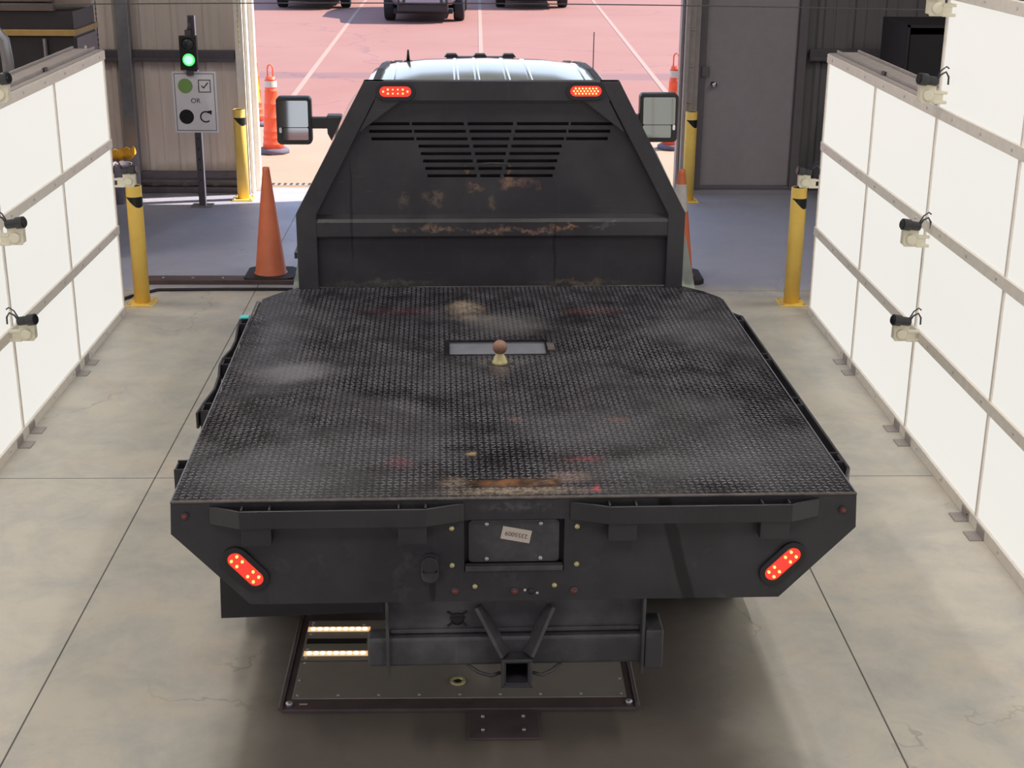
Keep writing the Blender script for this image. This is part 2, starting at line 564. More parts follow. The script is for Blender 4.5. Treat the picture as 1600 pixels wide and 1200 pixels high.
def tag(o, label, cat, group=None):
    o['label'] = label
    o['category'] = cat
    if group:
        o['group'] = group
    return o
def struct(o, label=None):
    o['kind'] = 'structure'
    if label:
        o['label'] = label
    return o
def thing(name, label, cat, loc=(0, 0, 0), rz=0, group=None):
    o = bpy.data.objects.new(name, None)
    o.empty_display_size = .1
    COL.objects.link(o)
    o.location = loc
    o.rotation_euler = (0, 0, rz)
    tag(o, label, cat, group)
    return o
def copy_tree(o, parent=None):
    c = o.copy()
    COL.objects.link(c)
    c.parent = parent
    for ch in list(o.children):
        copy_tree(ch, c)
    return c

def curve_mesh(name, splines, depth, mat, parent, matrix=None, bevel=0):
    """closed 2-D outlines (holes allowed) filled and extruded, returned as a mesh object"""
    cu = bpy.data.curves.new(name, 'CURVE')
    cu.dimensions = '2D'
    cu.fill_mode = 'BOTH'
    cu.extrude = depth/2
    cu.bevel_depth = bevel
    for pts in splines:
        sp_ = cu.splines.new('POLY')
        sp_.points.add(len(pts)-1)
        for i, (x, y) in enumerate(pts):
            sp_.points[i].co = (x, y, 0, 1)
        sp_.use_cyclic_u = True
    tmp = bpy.data.objects.new('tmp', cu)
    COL.objects.link(tmp)
    dg = bpy.context.evaluated_depsgraph_get()
    me = bpy.data.meshes.new_from_object(tmp.evaluated_get(dg))
    bpy.data.objects.remove(tmp)
    me.name = name
    me.materials.clear()
    me.materials.append(M[mat])
    if matrix:
        me.transform(matrix)
    o = bpy.data.objects.new(name, me)
    COL.objects.link(o)
    o.parent = parent
    return o
def text_mesh(name, body, size, mat, parent, matrix, extrude=.0006, track=1.0):
    cu = bpy.data.curves.new(name, 'FONT')
    cu.body = body
    cu.size = size
    cu.extrude = extrude
    cu.align_x = 'CENTER'
    cu.align_y = 'CENTER'
    cu.space_character = track
    tmp = bpy.data.objects.new('tmp', cu)
    COL.objects.link(tmp)
    dg = bpy.context.evaluated_depsgraph_get()
    me = bpy.data.meshes.new_from_object(tmp.evaluated_get(dg))
    bpy.data.objects.remove(tmp)
    me.materials.clear()
    me.materials.append(M[mat])
    me.transform(matrix)
    o = bpy.data.objects.new(name, me)
    COL.objects.link(o)
    o.parent = parent
    return o
# matrix that stands a drawing (x right, y up) on a vertical plane facing the camera end (-Y)
def face_cam(x, y, z, rot=0):
    return Matrix.Translation((x, y, z)) @ Matrix.Rotation(PI/2, 4, 'X') @ Matrix.Rotation(rot, 4, 'Z')
def stadium(cx, cy, L, W, n=10, rot=0):
    r = W/2
    h = L/2-r
    P = []
    for k in range(n+1):
        a = -PI/2+PI*k/n
        P.append((h+r*math.cos(a), r*math.sin(a)))
    for k in range(n+1):
        a = PI/2+PI*k/n
        P.append((-h+r*math.cos(a), r*math.sin(a)))
    c, s_ = math.cos(rot), math.sin(rot)
    return [(cx+x*c-y*s_, cy+x*s_+y*c) for x, y in P]
def circle(cx, cy, r, n=24):
    return [(cx+r*math.cos(2*PI*k/n), cy+r*math.sin(2*PI*k/n)) for k in range(n)]
def rrect(x0, x1, y0, y1, r, n=4):
    P = []
    for cx, cy, a0 in ((x1-r, y1-r, 0), (x0+r, y1-r, 90), (x0+r, y0+r, 180), (x1-r, y0+r, 270)):
        for k in range(n+1):
            a = R(a0+90*k/n)
            P.append((cx+r*math.cos(a), cy+r*math.sin(a)))
    return P

# ------------------------------------------------------------------ the setting
WX, WY0, WY1, WH = 7.0, -7.0, 14.35, 5.2
OPL, OPR, OPH = -2.20, 2.07, 3.20
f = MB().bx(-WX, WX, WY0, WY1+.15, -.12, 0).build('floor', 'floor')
struct(f, 'grey sealed concrete floor with saw-cut joints')
g = MB().bx(-WX-.1, WX+.1, WY1+.15, 18.4, -.12, -.002).build('ground_apron', 'apron')
struct(g, 'sunlit concrete apron outside the doorway')
g = MB().bx(-90, 90, 18.4, 160, -.12, -.004).build('ground_asphalt', 'asphalt')
struct(g, 'pinkish sunlit asphalt parking lot')
for i, (x0, x1, y0, y1) in enumerate([(-2.95, -2.62, 46, 20.5), (.16, .125, 46, 25), (3.3, 2.86, 46, 20.5), (-9.0, -8.6, 46, 20), (9.2, 8.9, 46, 20)]):
    mb = MB()
    mb.prism([(x0-.04, y0), (x0+.04, y0), (x1+.04, y1), (x1-.04, y1)], 'z', -.004, .001)
    mb.build('parking_line', 'line', g)

def corr_wall(name, x0, x1, z0, z1, y, mat, label, pitch=.305, depth=.03):
    """ribbed sheet in the plane y, ribs towards the camera"""
    prof = []
    x = x0
    while x < x1-1e-4:
        for dx, dy in ((0, 0), (.10, 0), (.125, .022), (.165, .022), (.19, 0), (.26, 0), (.27, .007), (.285, .007), (.295, 0)):
            if x+dx < x1:
                prof.append((x+dx, y-dy))
        x += pitch
    prof.append((x1, y))
    mb = MB()
    mb.loft([[(px, py, z0) for px, py in prof], [(px, py, z1) for px, py in prof]], cap=False, smooth=False, closed=False)
    mb.bx(x0, x1, y+.04, y+.14, z0, z1)
    o = mb.build(name, mat)
    return struct(o, label)
corr_wall('wall_back_left', -WX, OPL-.08, .06, WH, WY1, 'siding', 'beige ribbed metal wall left of the doorway')
corr_wall('wall_back_right', 3.30, WX, .06, WH, WY1+.25, 'siding_shaded', 'ribbed metal wall right of the personnel door, coloured darker for shade')
corr_wall('wall_back_top', OPL-.08, OPR+.1, OPH+.02, WH, WY1, 'siding', 'ribbed metal wall above the doorway')
corr_wall('wall_back_lintel', OPR+.12, 3.30, 2.25, WH, WY1+.25, 'siding_shaded', 'ribbed metal wall above the personnel door')
struct(MB().bx(-WX-.1, -WX, WY0, WY1+.1, 0, WH).build('wall_left', 'siding'), 'metal side wall behind the left light wall')
struct(MB().bx(WX, WX+.1, WY0, WY1+.4, 0, WH).build('wall_right', 'siding_shaded'), 'metal side wall behind the right light wall')
mb = MB()
mb.bx(-WX, -2.4, WY0-.1, WY0, 0, WH).bx(2.4, WX, WY0-.1, WY0, 0, WH).bx(-2.4, 2.4, WY0-.1, WY0, 3.6, WH)
struct(mb.build('wall_front', 'siding'), 'entrance end wall behind the viewpoint')
struct(MB().bx(-WX-.1, WX+.1, WY0-.1, WY1+.4, WH, WH+.1).build('ceiling', 'ceiling'), 'metal ceiling of the bay')
struct(MB().bx(-90, 90, -60, WY0-.1, -.12, -.004).build('ground_entry', 'asphalt'), 'asphalt before the entrance')

# base curbs, girts, columns and jambs
mb = MB().bx(-WX, OPL-.12, WY1-.10, WY1+.02, 0, .06)
struct(mb.build('baseboard_back_left', 'steel_dark', bevel=.004), 'steel base sill under the beige wall')
mb = MB().bx(3.30, WX, WY1+.1, WY1+.27, 0, .07)
struct(mb.build('baseboard_back_right', 'steel_dark', bevel=.004), 'steel base sill under the shaded wall')
def girt(name, x0, x1, y, z, label, mat='steel_dark'):
    mb = MB().bx(x0, x1, y-.09, y-.03, z-.045, z+.045)
    mb.bx(x0, x1, y-.11, y-.095, z-.065, z-.03)
    struct(mb.build(name, mat, bevel=.004), label)
girt('trim_1', -WX, OPL-.12, WY1, 1.35, 'horizontal steel girt on the beige wall')
girt('trim_2', -WX, OPL-.12, WY1, .17, 'low steel girt on the beige wall')
girt('trim_3', 3.34, WX, WY1+.25, 1.36, 'horizontal steel girt on the shaded wall')
mb = MB().bx(-3.43, -3.30, WY1-.14, WY1-.03, 0, WH)
struct(mb.build('trim_4', 'steel', bevel=.01), 'vertical steel column left of the sign')
# left jamb: square post, track and outer angle
mb = MB()
mb.bx(-2.30, -2.22, WY1-.14, WY1+.02, 0, OPH+.4)
mb.bx(-2.215, -2.19, WY1-.10, WY1+.06, 0, OPH+.4)
mb.bx(-2.185, -2.145, WY1+.02, WY1+.16, 0, OPH+.4)
mb.bx(-2.30, -2.14, WY1+.02, WY1+.04, 0, OPH+.4)
j = mb.build('trim_5', 'alu', bevel=.003)
struct(j, 'steel jamb and door track left of the doorway')
mb = MB()
mb.bx(2.03, 2.055, WY1+.02, WY1+.16, 0, OPH+.4)
mb.bx(2.06, 2.10, WY1-.08, WY1+.16, 0, OPH+.4)
mb.bx(2.105, 2.165, WY1-.02, WY1+.10, 0, OPH+.4)
mb.bx(2.17, 2.22, WY1+.04, WY1+.26, 0, OPH+.4)
for z in (.4, .9, 1.25, 1.6, 2.0):
    mb.bx(2.085, 2.16, WY1-.035, WY1-.0, z, z+.02)
j = mb.build('trim_6', 'alu_dark', bevel=.003)
struct(j, 'steel jamb and door track right of the doorway')
mb = MB().bx(OPL-.1, OPR+.1, WY1-.15, WY1+.1, OPH, OPH+.35)
struct(mb.build('trim_7', 'steel_dark', bevel=.01), 'header beam over the doorway')

# personnel door
mb = MB()
DY = WY1+.20
mb.bx(2.225, 2.30, DY-.08, DY+.08, 0, 2.2).bx(3.215, 3.30, DY-.08, DY+.08, 0, 2.2).bx(2.225, 3.30, DY-.08, DY+.08, 2.12, 2.25).bx(2.225, 3.30, DY-.06, DY+.06, 0, .035)
fr = mb.build('trim_8', 'door_frame', bevel=.006)
struct(fr, 'grey steel frame of the personnel door')
d = MB().bx(2.305, 3.21, DY-.02, DY+.025, .04, 2.115).build('door_1', 'door', bevel=.003)
struct(d, 'closed grey personnel door right of the doorway')
mb = MB()
mb.lathe([(.032, .0), (.032, -.008), (.012, -.012), (.012, -.035), (.026, -.04), (.031, -.052), (.026, -.064), (.008, -.068)], (2.395, DY-.02, 1.06), 20, 'y')
mb.build('door_knob', 'chrome', d)
MB().bx(2.26, 2.34, DY-.10, DY-.082, 1.14, 1.24).build('strike_box', 'door_frame', d, bevel=.004)

# trench drain at the threshold
mb = MB()
mb.bx(-2.1, 2.0, 14.62, 14.80, -.004, .003)
o = mb.build('trench_drain', 'apron')
mb = MB()
for k in range(66):
    x = -2.08+k*.062
    mb.bx(x, x+.028, 14.66, 14.76, .002, .0045)
mb.build('slots', 'ink', o)
tag(o, 'slotted trench drain across the sunlit doorway threshold', 'drain')

# ------------------------------------------------------------------ light walls
Y_SEAMS = [9.985-1.22*k for k in range(11)]
Z_R = [.03, .62, 1.225, 1.825, 2.43]
ORD = ['first', 'second', 'third', 'fourth', 'fifth', 'sixth', 'seventh', 'eighth', 'ninth', 'tenth']
ROW = ['bottom row', 'second row up', 'third row up', 'raised top row']
panel_cache = {}
def light_wall(side):
    X = 2.43 if side > 0 else -2.505
    sn = 'right' if side > 0 else 'left'
    fr_ = thing('panel_frame', 'tall aluminium frame that carries the lit panels on the %s side of the lane' % sn, 'frame', (X, 0, 0), 0, 'light wall frames')
    S = side
    yb, yt = Y_SEAMS[0], Y_SEAMS[-1]
    y2 = Y_SEAMS[2]
    for i, z in enumerate(Z_R):
        hi = yb+.012 if i <= 3 else y2+.012
        mb = MB().bx(-.008*S, .03*S, yt, hi, z-.030, z+.030)
        y = hi-.15
        mb.mi = 1
        while y > yt:
            mb.lathe([(.009, -.012*S), (.009, -.008*S), (.005, -.006*S)], (0, y, z), 8, 'x')
            y -= .43
        rl = mb.build('rail', ['alu', 'bolt'], fr_, bevel=.003)
    for k, y in enumerate(Y_SEAMS):
        zt = Z_R[3] if k < 2 else Z_R[4]
        MB().bx(-.002*S, .03*S, y-.011, y+.011, 0, zt+.02).build('mullion', 'alu', fr_, bevel=.002)
        if 0 < k < 7:
            for dy in (-.16, .06):
                mb = MB().bx(-.075*S, -.004*S, y+dy, y+dy+.10, 0, .006).bx(-.012*S, -.004*S, y+dy, y+dy+.10, 0, .05)
                mb.build('foot_bracket', 'alu_dark', fr_)
    MB().bx(.06*S, .075*S, yt, yb, .0, Z_R[3]).bx(.06*S, .075*S, yt, y2, Z_R[3], Z_R[4]).build('back_sheet', 'alu_dark', fr_)
    mb = MB()
    mb.bx(0, .05*S, y2+.01, yb+.01, Z_R[3]+.03, Z_R[3]+.036)
    mb.bx(.055*S, .065*S, y2+.01, yb+.01, Z_R[3]-.01, Z_R[3]+.055)
    mb.bx(.075*S, .20*S, y2+.01, yb+.02, Z_R[3]+.028, Z_R[3]+.04)
    mb.bx(.20*S, .215*S, y2+.01, yb+.02, Z_R[3]-.04, Z_R[3]+.055)
    mb.build('top_channel', 'alu_dark', fr_, bevel=.002)
    MB().bx(.045*S, .06*S, 8.75, 8.82, Z_R[3]+.036, Z_R[3]+.058).build('joint_clip', 'cam_black', fr_)
    for k in range(4):
        y = yb-.05-k*2.4
        MB().bar((.60*S, y, .02), (.10*S, y, 1.5), .04, .04).bx(.08*S, .62*S, y-.03, y+.03, 0, .03).build('back_brace', 'alu_dark', fr_)
    for r in range(4):
        for k in range(10):
            if r == 3 and k < 2:
                continue
            y1, y0 = Y_SEAMS[k], Y_SEAMS[k+1]
            key = (r,)
            zc = (Z_R[r]+Z_R[r+1])/2
            hz = (Z_R[r+1]-Z_R[r])/2
            if key not in panel_cache:
                mb = MB()
                mb.bx(.008, .022, -.599, .599, -hz+.030, hz-.030)
                o = mb.build('light_panel', 'panel')
                panel_cache[key] = o
            else:
                o = panel_cache[key].copy()
                COL.objects.link(o)
            o.location = (X, (y0+y1)/2, zc)
            o.rotation_euler = (0, 0, 0 if S > 0 else PI)
            tag(o, 'lit white panel, %s, %s light wall, %s column from the doorway' % (ROW[r], sn, ORD[k]), 'light panel', 'lit panels of the %s light wall' % sn)
light_wall(1)
light_wall(-1)

# unseen fill lamps added over the lane to brighten the floor
lamp0 = None
for i, (x, y) in enumerate([(-1.3, 1.5), (1.3, 1.5), (-1.3, 5.2), (1.3, 5.2), (-1.3, 9.0), (1.3, 9.0)]):
    t_ = thing('lane_fill_lamp', 'unseen fill lamp added over the lane, %s side, %s' % ('left' if x < 0 else 'right', {1.5: 'above the viewpoint', 5.2: 'above the truck bed', 9.0: 'nearest the doorway'}[y]), 'fill lamp', (x, y, 4.6), 0, 'added fill lamps over the lane')
    MB().bx(-.09, .09, -.6, .6, 0, .08).build('housing', 'alu', t_, bevel=.01)
    ld = bpy.data.lights.new('tube', 'AREA')
    ld.shape = 'RECTANGLE'
    ld.size = .16
    ld.size_y = 1.1
    ld.energy = LANE_FILL_W * (.55 if y > 8 else 1)
    ld.color = (1, .95, .9)
    lo = bpy.data.objects.new('tube', ld)
    COL.objects.link(lo)
    lo.location = (0, 0, -.01)
    lo.parent = t_

for i, (x, y) in enumerate([(-4.7, 6.5), (4.7, 6.5), (-4.7, 10.5), (4.7, 10.5)]):  # unseen lamps added above the aisles to brighten the back wall and door
    t_ = thing('aisle_fill_lamp', 'unseen fill lamp added over the %s aisle, %s' % ('left' if x < 0 else 'right', 'middle of the bay' if y < 8 else 'nearest the back wall'), 'fill lamp', (x, y, 4.6), 0, 'added fill lamps over the aisles')
    MB().bx(-.09, .09, -.6, .6, 0, .08).build('housing', 'alu', t_, bevel=.01)
    ld = bpy.data.lights.new('tube', 'AREA')
    ld.shape = 'RECTANGLE'
    ld.size = .16
    ld.size_y = 1.1
    ld.energy = AISLE_FILL_W * (1 if y < 8 else .6)
    ld.color = (1, .95, .9)
    lo = bpy.data.objects.new('tube', ld)
    COL.objects.link(lo)
    lo.location = (0, 0, -.01)
    lo.parent = t_

# ------------------------------------------------------------------ scan cameras on the light walls
def make_cam(side):
    S = side
    t_ = thing('scan_camera', '', 'camera')
    # local: wall at x=0, camera sticks out towards -S*x
    mb = MB()
    mb.prism([(-.02*S, -.075), (-.135*S, -.075), (-.15*S, .02), (-.10*S, .05), (-.06*S, .02), (-.06*S, -.01), (-.02*S, -.01)], 'y', -.006, .006)
    mb.bx(-.07*S, .0, -.01, .01, -.078, -.062)
    mb.bx(-.07*S, .0, -.01, .01, -.030, -.014)
    mb.lathe([(.028, -.008), (.028, -.018), (.020, -.020)], (-.10*S, 0, -.035), 18, 'y')
    mb.box((-.105*S, .02, -.02), (.075, .05, .09))
    mb.build('bracket', 'cream', t_, bevel=.004)
    mb = MB()
    mb.tube([(-.06*S, .0, .035), (-.115*S, -.01, .045)], .024, 14)
    mb.tube([(-.115*S, -.01, .045), (-.158*S, -.018, .052)], .031, 16)
    mb.build('camera_body', 'cam_black', t_, bevel=.002)
    mb = MB()
    mb.tube([(-.158*S, -.018, .052), (-.163*S, -.019, .053)], .024, 16)
    mb.build('lens', 'glass', t_)
    mb = MB()
    mb.tube([(-.06*S, .0, .04), (-.045*S, -.005, .07), (-.02*S, -.01, .085), (-.004*S, -.008, .06), (.0, 0, .02)], .005, 8)
    mb.tube([(-.06*S, .01, .05), (-.04*S, .01, .09), (-.015*S, .005, .11), (-.002*S, 0, .10)], .004, 8)
    mb.build('lead', 'cable', t_)
    return t_
spots = {1: [(7.40, 2.40, 'topmost, beside the raised panels'), (7.40, 1.965, 'second from the top, on the top rail'),
             (7.44, 1.20, 'third from the top, under the third rail'), (7.44, .672, 'lowest, on the low rail'), (9.98, 1.005, 'by the yellow bollard at the far end')],
         -1: [(7.43, 1.945, 'on the top rail'), (7.43, 1.205, 'middle one, under the third rail'), (7.45, .672, 'lowest, on the low rail'), (9.98, 1.0, 'at the far end beside the yellow bollard')]}
for S in (1, -1):
    proto = None
    for (y, z, where) in spots[S]:
        if proto is None:
            o = proto = make_cam(S)
        else:
            o = copy_tree(proto)
        o.location = ((2.43 if S > 0 else -2.505)-.004*S, y, z)
        o['label'] = 'black camera on bracket, %s light wall, %s' % ('right' if S > 0 else 'left', where)
        o['group'] = 'cameras on the %s light wall' % ('right' if S > 0 else 'left')

# cable strung between the light walls
mb = MB()
mb.tube([(-2.5+5*k/20, 7.5, 2.345+.022*math.sin(PI*k/20)) for k in range(21)], .0028, 6)
tag(mb.build('overhead_cable', 'cable'), 'thin cable strung high across the lane between the light walls', 'cable')

# ------------------------------------------------------------------ bollards
def bollard(loc, label):
    t_ = thing('bollard', label, 'bollard', loc, 0, 'yellow bollards')
    MB().lathe([(.057, .0), (.057, .872), (.055, .876), (.052, .876), (.052, .80), (.001, .80)], seg=40).build('post', 'yellow', t_)
    MB().lathe([(.0525, .862), (.0525, .874), (.001, .874)], seg=32).build('pipe_mouth', 'tape', t_)
    MB().bx(-.10, .10, -.10, .10, 0, .012).build('base_plate', 'yellow', t_, bevel=.003)
    mb = MB()
    for sx in (-1, 1):
        for sy in (-1, 1):
            mb.lathe([(.012, .012), (.012, .022), (.006, .026)], (sx*.08, sy*.08, 0), 8)
    mb.build('anchor_bolt', 'bolt', t_)
    # slanted black tape tab near the top, facing the lane
    mb = MB()
    r = .0582
    P = []
    for a, z1, z0 in ((-150, .80, .794), (-130, .80, .785), (-110, .80, .765), (-90, .80, .745), (-70, .80, .728), (-50, .80, .722), (-30, .80, .724), (-10, .80, .728), (10, .80, .732)):
        an = R(a)
        P.append(((r*math.cos(an), r*math.sin(an), z0), (r*math.cos(an), r*math.sin(an), z1)))
    for i in range(len(P)-1):
        mb._f(mb._v([P[i][0], P[i+1][0], P[i+1][1], P[i][1]]))
    mb.build('tape_tab', 'tape', t_)
    return t_
bollard((-2.442, 10.27, 0), 'yellow bollard at the far end of the left light wall')
bollard((2.360, 10.27, 0), 'yellow bollard at the far end of the right light wall')
bollard((-2.256, 13.97, 0), 'sunlit yellow bollard beside the left door jamb')
bollard((2.100, 13.93, 0), 'shaded yellow bollard beside the right door jamb')

# ------------------------------------------------------------------ cones
def cone(loc, label, collar=False, rz=0):
    t_ = thing('traffic_cone', label, 'traffic cone', loc, rz, 'tall orange cones beside the truck front')
    mb = MB()
    mb.lathe([(.135, .035), (.12, .05), (.028, .85), (.026, .87), (.022, .87), (.022, .83)], seg=36, cap=False)
    mb.lathe([(.032, .80), (.030, .815)], seg=36, cap=False)
    mb.build('cone_body', 'orange', t_)
    mb = MB()
    P = []
    for a, b in ((-.19, -.15), (-.15, -.19), (.15, -.19), (.19, -.15), (.19, .15), (.15, .19), (-.15, .19), (-.19, .15)):
        P.append((a, b))
    mb.prism(P, 'z', 0, .04)
    mb.build('cone_base', 'rubber', t_, bevel=.006)
    if collar:
        f_ = lambda z: .12+(.028-.12)*(z-.05)/.8+.0015
        MB().lathe([(f_(.55), .55), (f_(.76), .76)], seg=36, cap=False).build('reflective_collar', 'reflect_white', t_)
    return t_
cone((-1.598, 11.02, 0), 'tall orange traffic cone left of the truck')
cone((1.60, 10.97, 0), 'tall orange traffic cone with pale collar, right of the truck', True)
def delineator(loc, label, h, stripe, rz=0):
    t_ = thing('channelizer_cone', label, 'traffic cone', loc, rz, 'slim orange channelizers outside the doorway')
    k = h/1.0
    mb = MB()
    prof = [(.125, .05)]
    for i, z in enumerate((.12, .20, .28, .45, .62, .78, .92)):
        r = .12-.068*z
        prof += [(r+.004, z*k-.006), (r+.009, z*k), (r+.002, z*k+.008)]
    prof += [(.052, .96*k), (.02, .965*k)]
    mb.lathe(prof, seg=28)
    mb.build('cone_body', 'orange_hot', t_)
    mb = MB()
    mb.tube([(-.03, 0, .95*k), (-.03, 0, 1.06*k), (-.022, 0, 1.09*k), (0, 0, 1.105*k), (.022, 0, 1.09*k), (.03, 0, 1.06*k), (.03, 0, .95*k)], .008, 8)
    mb.build('handle', 'orange_hot', t_)
    MB().lathe([(.30/2+.03, 0), (.30/2+.03, .045), (.15, .06)], seg=8).build('cone_base', 'rubber_grey', t_)
    if stripe:
        mb = MB()
        rr = lambda z: .12-.068*z+.011
        A = [R(-62+9*q) for q in range(4)]
        rings = []
        for z in (.30, .5, .7, .9):
            rings.append([(rr(z)*math.cos(a), rr(z)*math.sin(a), z*k) for a in A])
        mb.loft(rings, cap=False, closed=False)
        mb.build('yellow_stripe', 'reflect_yellow', t_)
    else:
        r1 = .12-.068*.86+.006
        MB().lathe([(r1+.004, .83*k), (r1, .91*k)], seg=28, cap=False).build('white_band', 'reflect_white', t_)
    return t_
delineator((-2.30, 16.55, 0), 'slim ribbed orange channelizer nearest the left jamb, outside', .90, False)
delineator((-2.80, 18.55, 0), 'slim orange channelizer with yellow stripe, farther out on the left', 1.0, True)
delineator((2.34, 16.9, 0), 'slim orange channelizer mostly hidden by the right jamb', 1.0, False)

# ------------------------------------------------------------------ signal post, light, sign
t_ = thing('signal_post', 'perforated square steel post left of the doorway', 'post', (-2.60, 13.66, 0))
MB().bx(-.03, .03, -.02, .02, 0, 1.775).build('post_tube', 'steel_dark', t_, bevel=.003)
MB().bx(.031, .036, -.022, .022, 0, 1.775).build('white_edge_strip', 'sign_white', t_)
mb = MB()
for k in range(16):
    mb.lathe([(.008, -.0215), (.008, -.0205)], (0, 0, .25+k*.1), 8, 'y')
mb.build('post_hole', 'ink', t_)
MB().bx(-.10, .10, -.08, .08, 0, .012).build('base_plate', 'steel', t_, bevel=.003)
t_ = thing('signal_light', 'small two-lens signal with the lower lens lit green', 'traffic light', (-2.628, 13.60, 1.29))
MB().bx(-.08, .08, -.03, .035, 0, .31).build('housing', 'cam_black', t_, bevel=.006)
mb = MB()
for z in (.095, .235):
    mb.lathe([(.066, -.03), (.066, -.045), (.058, -.045), (.056, -.032)], (.003, 0, z), 28, 'y', cap=False)
mb.build('lens_rim', 'cam_black', t_)
MB().lathe([(.056, -.034), (.050, -.044), (.03, -.052), (.001, -.055)], (.003, 0, .235), 28, 'y').build('upper_lens', 'lens_off', t_)
MB().lathe([(.058, -.034), (.052, -.046), (.047, -.05)], (.003, 0, .095), 28, 'y').build('lower_lens', 'green_lit', t_)
MB().lathe([(.040, -.0505), (.03, -.054), (.001, -.057)], (.003, 0, .095), 28, 'y').build('lens_core', 'green_core', t_)
MB().bx(-.025, .025, -.01, .03, .31, .36).tube([(0, .01, .35), (.02, .0, .40), (.015, .02, .44)], .012, 8).bx(-.03, .03, -.01, .03, -.05, 0).build('mounting_clamp', 'steel_dark', t_)
t_ = thing('instruction_sign', 'white sign with green and black discs, a tick box and the word OR', 'sign', (-2.600, 13.625, .99))
sw, sh = .405, .565
MB().bx(-sw/2, sw/2, -.004, 0, -sh/2, sh/2).build('sign_board', 'sign_white', t_)
yy = -.0048
def onsign(name, sp_, mat):
    return curve_mesh(name, sp_, .001, mat, t_, face_cam(0, yy, 0))
def rect(x0, x1, y0, y1):
    return [(x0, y0), (x1, y0), (x1, y1), (x0, y1)]
onsign('sign_border', [rect(-.185, .185, -.265, .265), rect(-.180, .180, -.260, .260)], 'ink')
onsign('green_disc', [circle(-.085, .15, .068, 40)], 'green_disc')
onsign('black_disc', [circle(-.090, -.135, .068, 40)], 'ink')
onsign('tick_box', [rect(.035, .150, .09, .208), rect(.043, .142, .098, .200)], 'ink')
onsign('tick', [[(.060, .150), (.067, .157), (.083, .139), (.122, .184), (.130, .177), (.084, .125)]], 'ink')
arc = []
for k in range(25):
    a = R(48+264*k/24)
    arc.append((.088+.054*math.cos(a), -.135+.054*math.sin(a)))
for k in range(25):
    a = R(312-264*k/24)
    arc.append((.088+.041*math.cos(a), -.135+.041*math.sin(a)))
onsign('arrow_arc', [arc], 'ink')
onsign('arrow_head', [[(.098, -.083), (.147, -.075), (.143, -.118)]], 'ink')
text_mesh('sign_word', 'OR', .062, 'ink', t_, face_cam(.003, yy, .012))

# ------------------------------------------------------------------ scanner plate under the truck
t_ = thing('floor_scanner', 'low dark metal scanner plate with bright led strips lying under the truck tail', 'scanner', (-.06, 5.3, 0))
def sx(x):
    return x+.06
def sy(y):
    return y-5.3
X0, X1, Y0, Y1 = -.722, .608, 4.70, 5.95
MB().bx(sx(X0), sx(X1), sy(Y0), sy(Y1), 0, .016).build('frame_tray', 'scanner_rim', t_, bevel=.003)
MB().bx(sx(X0+.03), sx(X1-.03), sy(Y0+.07), sy(5.045), .016, .021).build('front_lid', 'scanner_top', t_, bevel=.002)
MB().bx(sx(X0+.03), sx(X1-.03), sy(5.055), sy(5.38), .016, .021).build('middle_lid', 'scanner_top', t_, bevel=.002)
MB().bx(sx(X0+.04), sx(-.44), sy(5.185), sy(5.225), .0205, .0225).build('dark_slot', 'ink', t_)
mb = MB()
for sxn in (X0-.006, X1+.006):
    MB().tube([(sx(sxn), sy(Y0), .018), (sx(sxn), sy(Y1), .018)], .009, 8).build('edge_pipe', 'scanner_rim', t_)
mb = MB()
for (yb_, xs) in ((4.79, 9), (5.03, 5), (5.07, 5), (5.36, 3)):
    for k in range(xs):
        mb.lathe([(.006, .021), (.006, .024), (.002, .025)], (sx(X0+.05+(X1-X0-.10)*k/(xs-1)), sy(yb_), 0), 8)
for x_, y_ in ((X0+.045, 4.90), (X1-.045, 4.90), (X0+.05, 5.14), (X0+.05, 5.26), (X0+.05, 5.34), (-.46, 5.34)):
    mb.lathe([(.006, .021), (.006, .024), (.002, .025)], (sx(x_), sy(y_), 0), 8)
mb.build('lid_screw', 'bolt', t_)
mb = MB()
for x_, y_ in ((X0+.025, Y0+.03), (X1-.025, Y0+.03), (X0+.02, 5.45), (X1-.02, 5.45)):
    mb.lathe([(.014, .016), (.014, .028), (.007, .032)], (sx(x_), sy(y_), 0), 6)
mb.build('corner_bolt', 'bolt', t_)
for (ys, x0_, x1_) in ((5.303, -.680, -.440), (5.105, -.676, -.434)):
    st_ = MB().bx(sx(x0_)-.008, sx(x1_)+.008, sy(ys)-.018, sy(ys)+.018, .0205, .0235).build('led_strip', 'led_base', t_)
    for k in range(9):
        x_ = x0_+.014+(x1_-x0_-.028)*k/8
        MB().lathe([(.0105, .0235), (.0105, .026), (.006, .029), (.001, .030)], (sx(x_), sy(ys), 0), 12).build('led', 'led_white', st_)
mb = MB().lathe([(.030, .021), (.030, .027), (.018, .027), (.018, .0215)], (sx(-.065), sy(4.885), 0), 24, cap=False)
mb.build('cable_gland', 'brass', t_)
MB().lathe([(.018, .0212), (.001, .0216)], (sx(-.065), sy(4.885), 0), 20).build('gland_hole', 'ink', t_)
text_mesh('logo_word', 'rywonntm', .026, 'ink_logo', t_, Matrix.Translation((sx(-.055), sy(4.735), .0165)))
curve_mesh('logo_ring', [circle(0, 0, .013, 20), circle(0, 0, .010, 20), circle(0, 0, .005, 12)], .0008, 'ink_logo', t_, Matrix.Translation((sx(-.138), sy(4.735), .0165)))
MB().bx(sx(-.66), sx(-.63), sy(4.733), sy(4.742), .016, .017).build('small_sticker', 'label', t_)
MB().bx(sx(-.022), sx(.238), sy(4.51), sy(4.70), 0, .010).build('anchor_tab', 'scanner_rim', t_, bevel=.002)
mb = MB()
for x_ in (.03, .18):
    for y_ in (4.56, 4.65):
        mb.lathe([(.007, .010), (.007, .016), (.003, .018)], (sx(x_), sy(y_), 0), 8)
